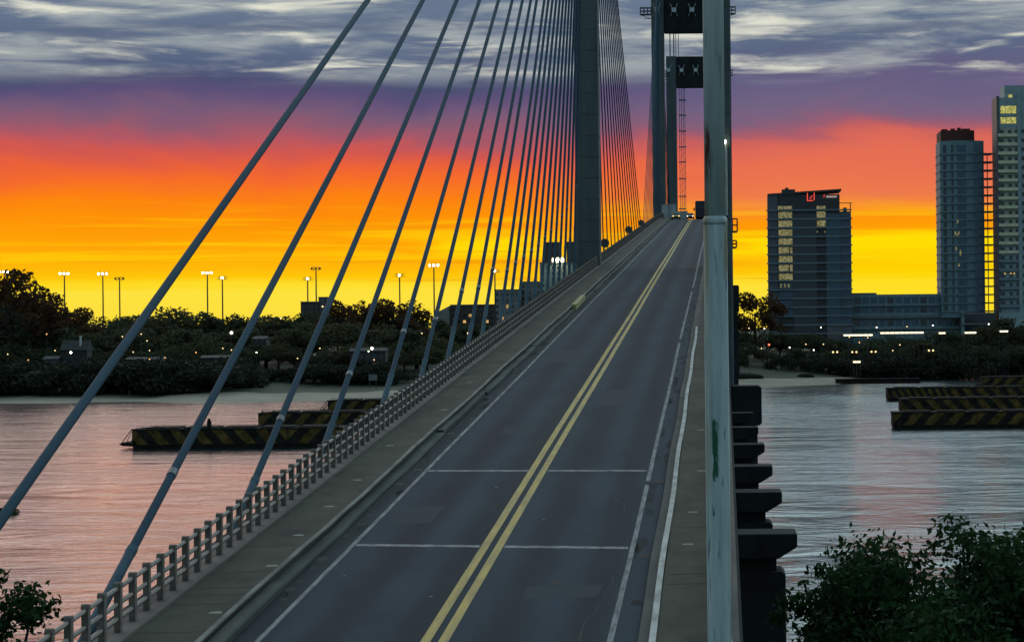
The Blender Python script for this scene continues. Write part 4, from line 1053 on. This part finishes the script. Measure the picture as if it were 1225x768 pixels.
rock(284,471,938,2,1,'small dark rock on the left beach by the third stay cable'); rock(313,476,935,1.1,.9,'tiny reddish dark rock at the left waterline')

# ================================================================== BARGES
def chevron_mat(name, sgn, period, tilt):
    """worn yellow and black hazard stripes painted on the hull"""
    m = bpy.data.materials.new(name); m.use_nodes = True; nt = m.node_tree; b = nt.nodes['Principled BSDF']; b.inputs['Roughness'].default_value = .9; b.inputs['Specular IOR Level'].default_value = .15
    tc = nt.nodes.new('ShaderNodeTexCoord'); sp = nt.nodes.new('ShaderNodeSeparateXYZ'); nt.links.new(tc.outputs['Object'], sp.inputs[0])
    a = nt.nodes.new('ShaderNodeMath'); a.operation = 'MULTIPLY_ADD'; nt.links.new(sp.outputs['Z'], a.inputs[0]); a.inputs[1].default_value = sgn*tilt; nt.links.new(sp.outputs['X'], a.inputs[2])
    d = nt.nodes.new('ShaderNodeMath'); d.operation = 'DIVIDE'; nt.links.new(a.outputs[0], d.inputs[0]); d.inputs[1].default_value = period
    n = nt.nodes.new('ShaderNodeTexNoise'); n.inputs['Scale'].default_value = .5; n.inputs['Detail'].default_value = 6; nt.links.new(tc.outputs['Object'], n.inputs['Vector'])
    ad = nt.nodes.new('ShaderNodeMath'); ad.operation = 'MULTIPLY_ADD'; nt.links.new(n.outputs['Fac'], ad.inputs[0]); ad.inputs[1].default_value = .12; nt.links.new(d.outputs[0], ad.inputs[2])
    fr_ = nt.nodes.new('ShaderNodeMath'); fr_.operation = 'FRACT'; nt.links.new(ad.outputs[0], fr_.inputs[0])
    cr = nt.nodes.new('ShaderNodeValToRGB'); e = cr.color_ramp.elements
    e[0].position = .46; e[0].color = (.028,.026,.022,1); e[1].position = .52; e[1].color = (.16,.105,.03,1)
    k = e.new(.96); k.color = (.16,.105,.03,1); k = e.new(1.0); k.color = (.028,.026,.022,1)
    nt.links.new(fr_.outputs[0], cr.inputs['Fac'])
    mr = nt.nodes.new('ShaderNodeMapRange'); mr.inputs['From Min'].default_value = .3; mr.inputs['From Max'].default_value = .7; mr.inputs['To Min'].default_value = .25; mr.inputs['To Max'].default_value = 1.15; nt.links.new(n.outputs['Fac'], mr.inputs['Value'])
    vm = nt.nodes.new('ShaderNodeVectorMath'); vm.operation = 'SCALE'; nt.links.new(cr.outputs['Color'], vm.inputs[0]); nt.links.new(mr.outputs[0], vm.inputs['Scale']); nt.links.new(vm.outputs[0], b.inputs['Base Color'])
    return m
CH_A = chevron_mat('hazard_stripes_a', 1, 5.0, .85); CH_B = chevron_mat('hazard_stripes_b', -1, 5.4, .95); CH_C = chevron_mat('hazard_stripes_c', 1, 2.6, .5)
def barge(px0, px1, pyw, h, dep, label, mts, bow=False, bits=(), gear=True):
    y = (pyw-PY0)+ROLL*((px0+px1)/2-PX0); Y = CAMZ*F/y; xa = P(px0,pyw,Y).x; xb = P(px1,pyw,Y).x
    o = thing('barge', ((xa+xb)/2,Y,0), label, 'barge', 'moored barges with hazard stripes')
    b = MB(); b.prism([(xa+.6,-1),(xb,-1),(xb,h-.25),(xa,h-.25),(xa,1.0)], Y, Y+dep); b.build('hull', M['barge_dark'], o, bevel=.06)
    x = xa; 
    for (f0,f1,m) in mts:
        b = MB(); x0 = xa+.15+(xb-xa-.3)*f0; x1 = xa+.15+(xb-xa-.3)*f1
        b.box(x0,x1,Y-.06,Y+.02,1.05,h-.3); b.build('painted_side', m, o, origin=((x0+x1)/2,Y,h/2))
    b = MB(); b.box(xa-.15,xb+.15,Y-.2,Y+dep+.2,h-.245,h); b.box(xa+.2,xb,Y-.16,Y-.01,.65,.9); b.build('gunwale', M['barge_dark'], o)
    n = max(3, int((xb-xa)/9))
    for i in range(n):     # hatch coamings
        c0 = xa+2+(xb-xa-4)*(i+.08)/n; c1 = xa+2+(xb-xa-4)*(i+.92)/n
        b = MB(); b.box(c0,c1,Y+1.6,Y+dep-1.6,h+.003,h+.28); b.build('hatch', M['barge_dark'], o)
    if gear:
        b = MB(); s = random.Random(int(px0))
        xx = xa+1
        while xx < xb-1:
            b.tube([(xx,Y+.6,h),(xx,Y+.6,h+.75)], .05, 6); xx += 1.6
        b.bar((xa+1,Y+.6,h+.72),(xb-1,Y+.6,h+.72),.06)
        for k in range(7):
            q = s.uniform(xa+1,xb-1); b.tube([(q,Y+.9,h),(q,Y+.9,h+.55)], .22, 8)
        b.build('handrail', M['steel'], o)
    if bow:
        b = MB(); b.prism([(xa+.05,.55),(xa+.05,1.3),(xa-2.4,1.55),(xa-3.3,1.15),(xa-2.5,.75)], Y+1, Y+dep-1)
        b.bar((xa-2.6,Y+1.2,1.5),(xa-.3,Y+1.2,h),.14); b.bar((xa-1.6,Y+1.2,1.4),(xa-.4,Y+1.2,h-.6),.1); b.bar((xa-2.6,Y+dep-1.2,1.5),(xa-.3,Y+dep-1.2,h),.14); b.build('bow_ramp', M['barge_dark'], o)
    for bxp in bits:
        t = P(bxp, pyw, Y); b = MB(); b.box(t.x-.45,t.x+.45,Y+1.0,Y+1.8,h,h+1.7); b.ball((t.x,Y+1.4,h+1.9),.4); b.build('winch_post', M['barge_dark'], o)
barge(158,410,536,4.6,11,'nearest striped barge on the left with a bow ramp', [(0,.74,CH_A),(.745,1,CH_B)], True, (249,))
barge(309,520,513,4.6,10,'middle striped barge on the left, behind the nearest one', [(0,1,CH_B)], False)
barge(392,540,495,4.5,10,'farthest striped barge on the left below the beach', [(0,1,CH_B)], True)
barge(1069,1330,512,4.35,9,'nearest striped barge at the right edge', [(0,1,CH_B)], gear=False)
barge(1078,1330,493,4.4,10,'second striped barge from the front at the right edge', [(0,1,CH_A)], gear=False)
barge(1062,1330,478,4.5,10,'third striped barge at the right edge, jutting farthest left', [(0,.28,CH_C),(.283,1,CH_A)], gear=False)
barge(1176,1340,463,4.4,10,'farthest striped barge at the right edge below the sand', [(0,1,CH_B)], True, gear=False)
# little raft of water plants at the left edge
p = P(6,611,343); b = MB()
cm, cs = crown_mesh('plant_raft', 22, 1500, .28, 2.2, .75, 404, M['leaf_near'], .25, .2)
ro = bpy.data.objects.new('plant_raft', cm); COL.objects.link(ro); ro.location = (p.x,343,.05); tag(ro, 'small dark clump of floating plants at the left edge of the river', 'floating plants')

# ================================================================== SKY, SUN, CAMERA
wd = bpy.data.worlds.new('World'); SC.world = wd; wd.use_nodes = True; nt = wd.node_tree
for n in list(nt.nodes): nt.nodes.remove(n)
N = nt.nodes.new; Lk = nt.links.new
out = N('ShaderNodeOutputWorld'); bg = N('ShaderNodeBackground'); Lk(bg.outputs[0], out.inputs[0])
tc = N('ShaderNodeTexCoord'); sp = N('ShaderNodeSeparateXYZ'); Lk(tc.outputs['Generated'], sp.inputs[0])
def val(v, i):
    if hasattr(v, 'is_output') or hasattr(v, 'links'): Lk(v, i)
    else: i.default_value = v
def mth(op, a, b=None, c=None):
    n = N('ShaderNodeMath'); n.operation = op; val(a, n.inputs[0])
    if b is not None: val(b, n.inputs[1])
    if c is not None: val(c, n.inputs[2])
    return n.outputs[0]
def sm(v, a, b, lo=0, hi=1):
    n = N('ShaderNodeMapRange'); n.interpolation_type = 'SMOOTHSTEP'; Lk(v, n.inputs['Value'])
    n.inputs['From Min'].default_value = a; n.inputs['From Max'].default_value = b; n.inputs['To Min'].default_value = lo; n.inputs['To Max'].default_value = hi
    return n.outputs[0]
def noise(u, v, su, sv, det=5, dist=0.0, off=0.0, rough=.55):
    c = N('ShaderNodeCombineXYZ'); Lk(mth('MULTIPLY_ADD', u, su, off), c.inputs[0]); Lk(mth('MULTIPLY', v, sv), c.inputs[1])
    n = N('ShaderNodeTexNoise'); n.inputs['Scale'].default_value = 1; n.inputs['Detail'].default_value = det; n.inputs['Distortion'].default_value = dist; n.inputs['Roughness'].default_value = rough
    Lk(c.outputs[0], n.inputs['Vector']); return n.outputs['Fac']
def mixc(f, a, b):
    n = N('ShaderNodeMix'); n.data_type = 'RGBA'; val(f, n.inputs[0])
    for v, i in ((a,6),(b,7)):
        if isinstance(v, tuple): n.inputs[i].default_value = v
        else: Lk(v, n.inputs[i])
    return n.outputs[2]
X_, Y_, Z_ = sp.outputs
hz = mth('SQRT', mth('ADD', mth('MULTIPLY', X_, X_), mth('MULTIPLY', Y_, Y_)))
v = mth('DIVIDE', Z_, mth('MAXIMUM', hz, .02)); u = mth('ARCTAN2', X_, Y_)
wob = mth('SUBTRACT', noise(u, v, 13, 34, 6, .5), .50)
wamp = sm(v, .03, .075, .004, .026)
v2 = mth('MULTIPLY_ADD', wob, wamp, v)
v2 = mth('MULTIPLY_ADD', sm(u, -.05, .1), mth('MULTIPLY', sm(v, .05, .09), -.006), v2)
cr = N('ShaderNodeValToRGB'); cr.color_ramp.interpolation = 'LINEAR'; el = cr.color_ramp.elements
RAMP = [(430,(255,215,50)),(385,(252,222,60)),(345,(254,226,62)),(334,(254,220,40)),(327,(255,200,10)),(318,(255,186,8)),(300,(255,172,8)),(280,(255,160,6)),(255,(254,144,8)),(235,(252,128,18)),(216,(246,110,40)),(200,(236,98,56)),(184,(212,88,78)),
        (168,(178,88,100)),(150,(142,90,112)),(132,(118,90,120)),(112,(92,80,120)),(97,(76,80,114)),(84,(84,96,126)),(60,(94,108,134)),(30,(100,115,140)),(0,(104,120,142)),(-60,(128,140,158)),(-150,(128,138,156))]
RAMP.sort(key=lambda t: -t[0])
while len(el) > 1: el.remove(el[-1])
for i,(py,c) in enumerate(RAMP):
    pos = ((390-py)/2750+.02)/.22
    e = el[0] if i == 0 else el.new(pos)
    e.position = pos; e.color = lin(*c)
fac = mth('DIVIDE', mth('ADD', v2, .02), .22); Lk(fac, cr.inputs['Fac'])
c = cr.outputs['Color']
rt = sm(u, -.10, .03)
c = mixc(mth('MULTIPLY', mth('MULTIPLY', rt, .6), mth('MULTIPLY', sm(v2, .044, .058), sm(v2, .086, .072))), c, lin(226,118,96))
c = mixc(mth('MULTIPLY', mth('MULTIPLY', rt, .6), mth('MULTIPLY', sm(v2, .078, .09), sm(v2, .118, .108))), c, lin(108,103,136))
# thin bright yellow bands low in the glow
bandn = noise(u, v, 4.2, 150, 5, .5, 3.1)
band = mth('MULTIPLY', mth('MULTIPLY', sm(bandn, .50, .62), sm(v, .012, .022)), sm(v, .040, .058, 1, 0))
c = mixc(mth('MULTIPLY', band, .6), c, lin(255,214,10))
mid = mth('MULTIPLY', mth('MULTIPLY', sm(v2, .0300, .0335), sm(v2, .0405, .0370)), mth('MULTIPLY', sm(u, -.20, -.09), sm(noise(u, v, 7, 60, 4, .4, 5.5), .38, .55)))
c = mixc(mth('MULTIPLY', mid, .9), c, lin(255,226,6))
band2 = mth('MULTIPLY', mth('MULTIPLY', sm(noise(u, v, 4, 260, 4, .25, 9.7), .56, .66), sm(v, .014, .022)), sm(v, .036, .052, 1, 0))
c = mixc(mth('MULTIPLY', band2, .55), c, lin(240,150,8))
# right part of the glow is stronger yellow just above the skyline
c = mixc(mth('MULTIPLY', mth('MULTIPLY', sm(u, .0, .06), sm(v, .045, .03)), .55), c, lin(255,222,0))
# long streaks of lit cloud in the upper part
st = noise(u, v, 16, 125, 6, .4, 1.3, .58); st2 = noise(u, v, 7, 60, 5, .4, 7.7)
cm_ = mth('MULTIPLY', sm(mth('ADD', mth('MULTIPLY', st, .6), mth('MULTIPLY', st2, .4)), .43, .62), sm(v, .102, .116))
c = mixc(mth('MULTIPLY', cm_, .66), c, lin(186,193,188))
hot = mth('MULTIPLY', sm(noise(u, v, 17, 112, 6, .35, 20.3, .58), .50, .70), sm(v, .106, .113))
c = mixc(mth('MULTIPLY', hot, .85), c, lin(236,235,216))
dk = mth('MULTIPLY', sm(noise(u, v, 9, 90, 6, .4, 31.0), .50, .66), sm(v, .11, .125))
c = mixc(mth('MULTIPLY', dk, .7), c, lin(92,104,128))
# above the frame: pink lit cloud on the left, blue grey on the right and overhead
pk = mth('MULTIPLY', mth('MULTIPLY', sm(v, .17, .26), sm(v, .95, .45)), mth('MULTIPLY', sm(u, -.03, -.14), sm(u, -1.3, -.7)))
up = mixc(mth('MULTIPLY', pk, sm(noise(u, v, 5, 14, 4, .3, 2.2), .3, .6, .45, 1)), (1.36,1.88,2.05,1), (1.75,1.10,1.0,1))
zen = mixc(sm(v, .5, 2.0), up, (.29,.44,.51,1))
c = mixc(sm(v, .16, .30), c, zen)
# away from the sunset the sky is plain dusk blue
c = mixc(sm(Y_, .75, .0), c, (.19,.30,.36,1))
nis = N('ShaderNodeTexSky'); nis.sky_type = 'NISHITA'; nis.sun_disc = False; nis.sun_elevation = R(2.0); nis.sun_rotation = R(-14)
ad = N('ShaderNodeMix'); ad.data_type = 'RGBA'; ad.blend_type = 'ADD'; Lk(mth('MULTIPLY', sm(v, .16, .5), .05), ad.inputs[0]); Lk(c, ad.inputs[6]); Lk(nis.outputs[0], ad.inputs[7])
Lk(ad.outputs[2], bg.inputs['Color']); bg.inputs['Strength'].default_value = 1.0

sl = bpy.data.lights.new('sun', 'SUN'); sl.energy = .09; sl.angle = R(22); sl.color = (1,.5,.3)
so = bpy.data.objects.new('sun', sl); COL.objects.link(so); so.location = (-80,0,120)
az = R(-14); elv = R(4.0); d = Vector((math.sin(az)*math.cos(elv), math.cos(az)*math.cos(elv), math.sin(elv)))
so.rotation_euler = d.to_track_quat('Z','Y').to_euler()

cd = bpy.data.cameras.new('camera'); cam = bpy.data.objects.new('camera', cd); COL.objects.link(cam); SC.camera = cam
cam.location = (0,0,CAMZ); cd.sensor_width = 36; cd.lens = 36*F/W0; cd.clip_start = .5; cd.clip_end = 20000
cd.shift_x = (W0/2-PX0)/W0; cd.shift_y = (PY0-H0/2)/W0
cam.rotation_euler = (Matrix.Rotation(PI/2,4,'X') @ Matrix.Rotation(-ROLL,4,'Z')).to_euler()
SC.view_settings.view_transform = 'Standard'; SC.view_settings.look = 'None'; SC.view_settings.gamma = 1; SC.view_settings.exposure = 0
SC.render.engine = 'CYCLES'; SC.cycles.max_bounces = 5; SC.cycles.diffuse_bounces = 2; SC.cycles.glossy_bounces = 3
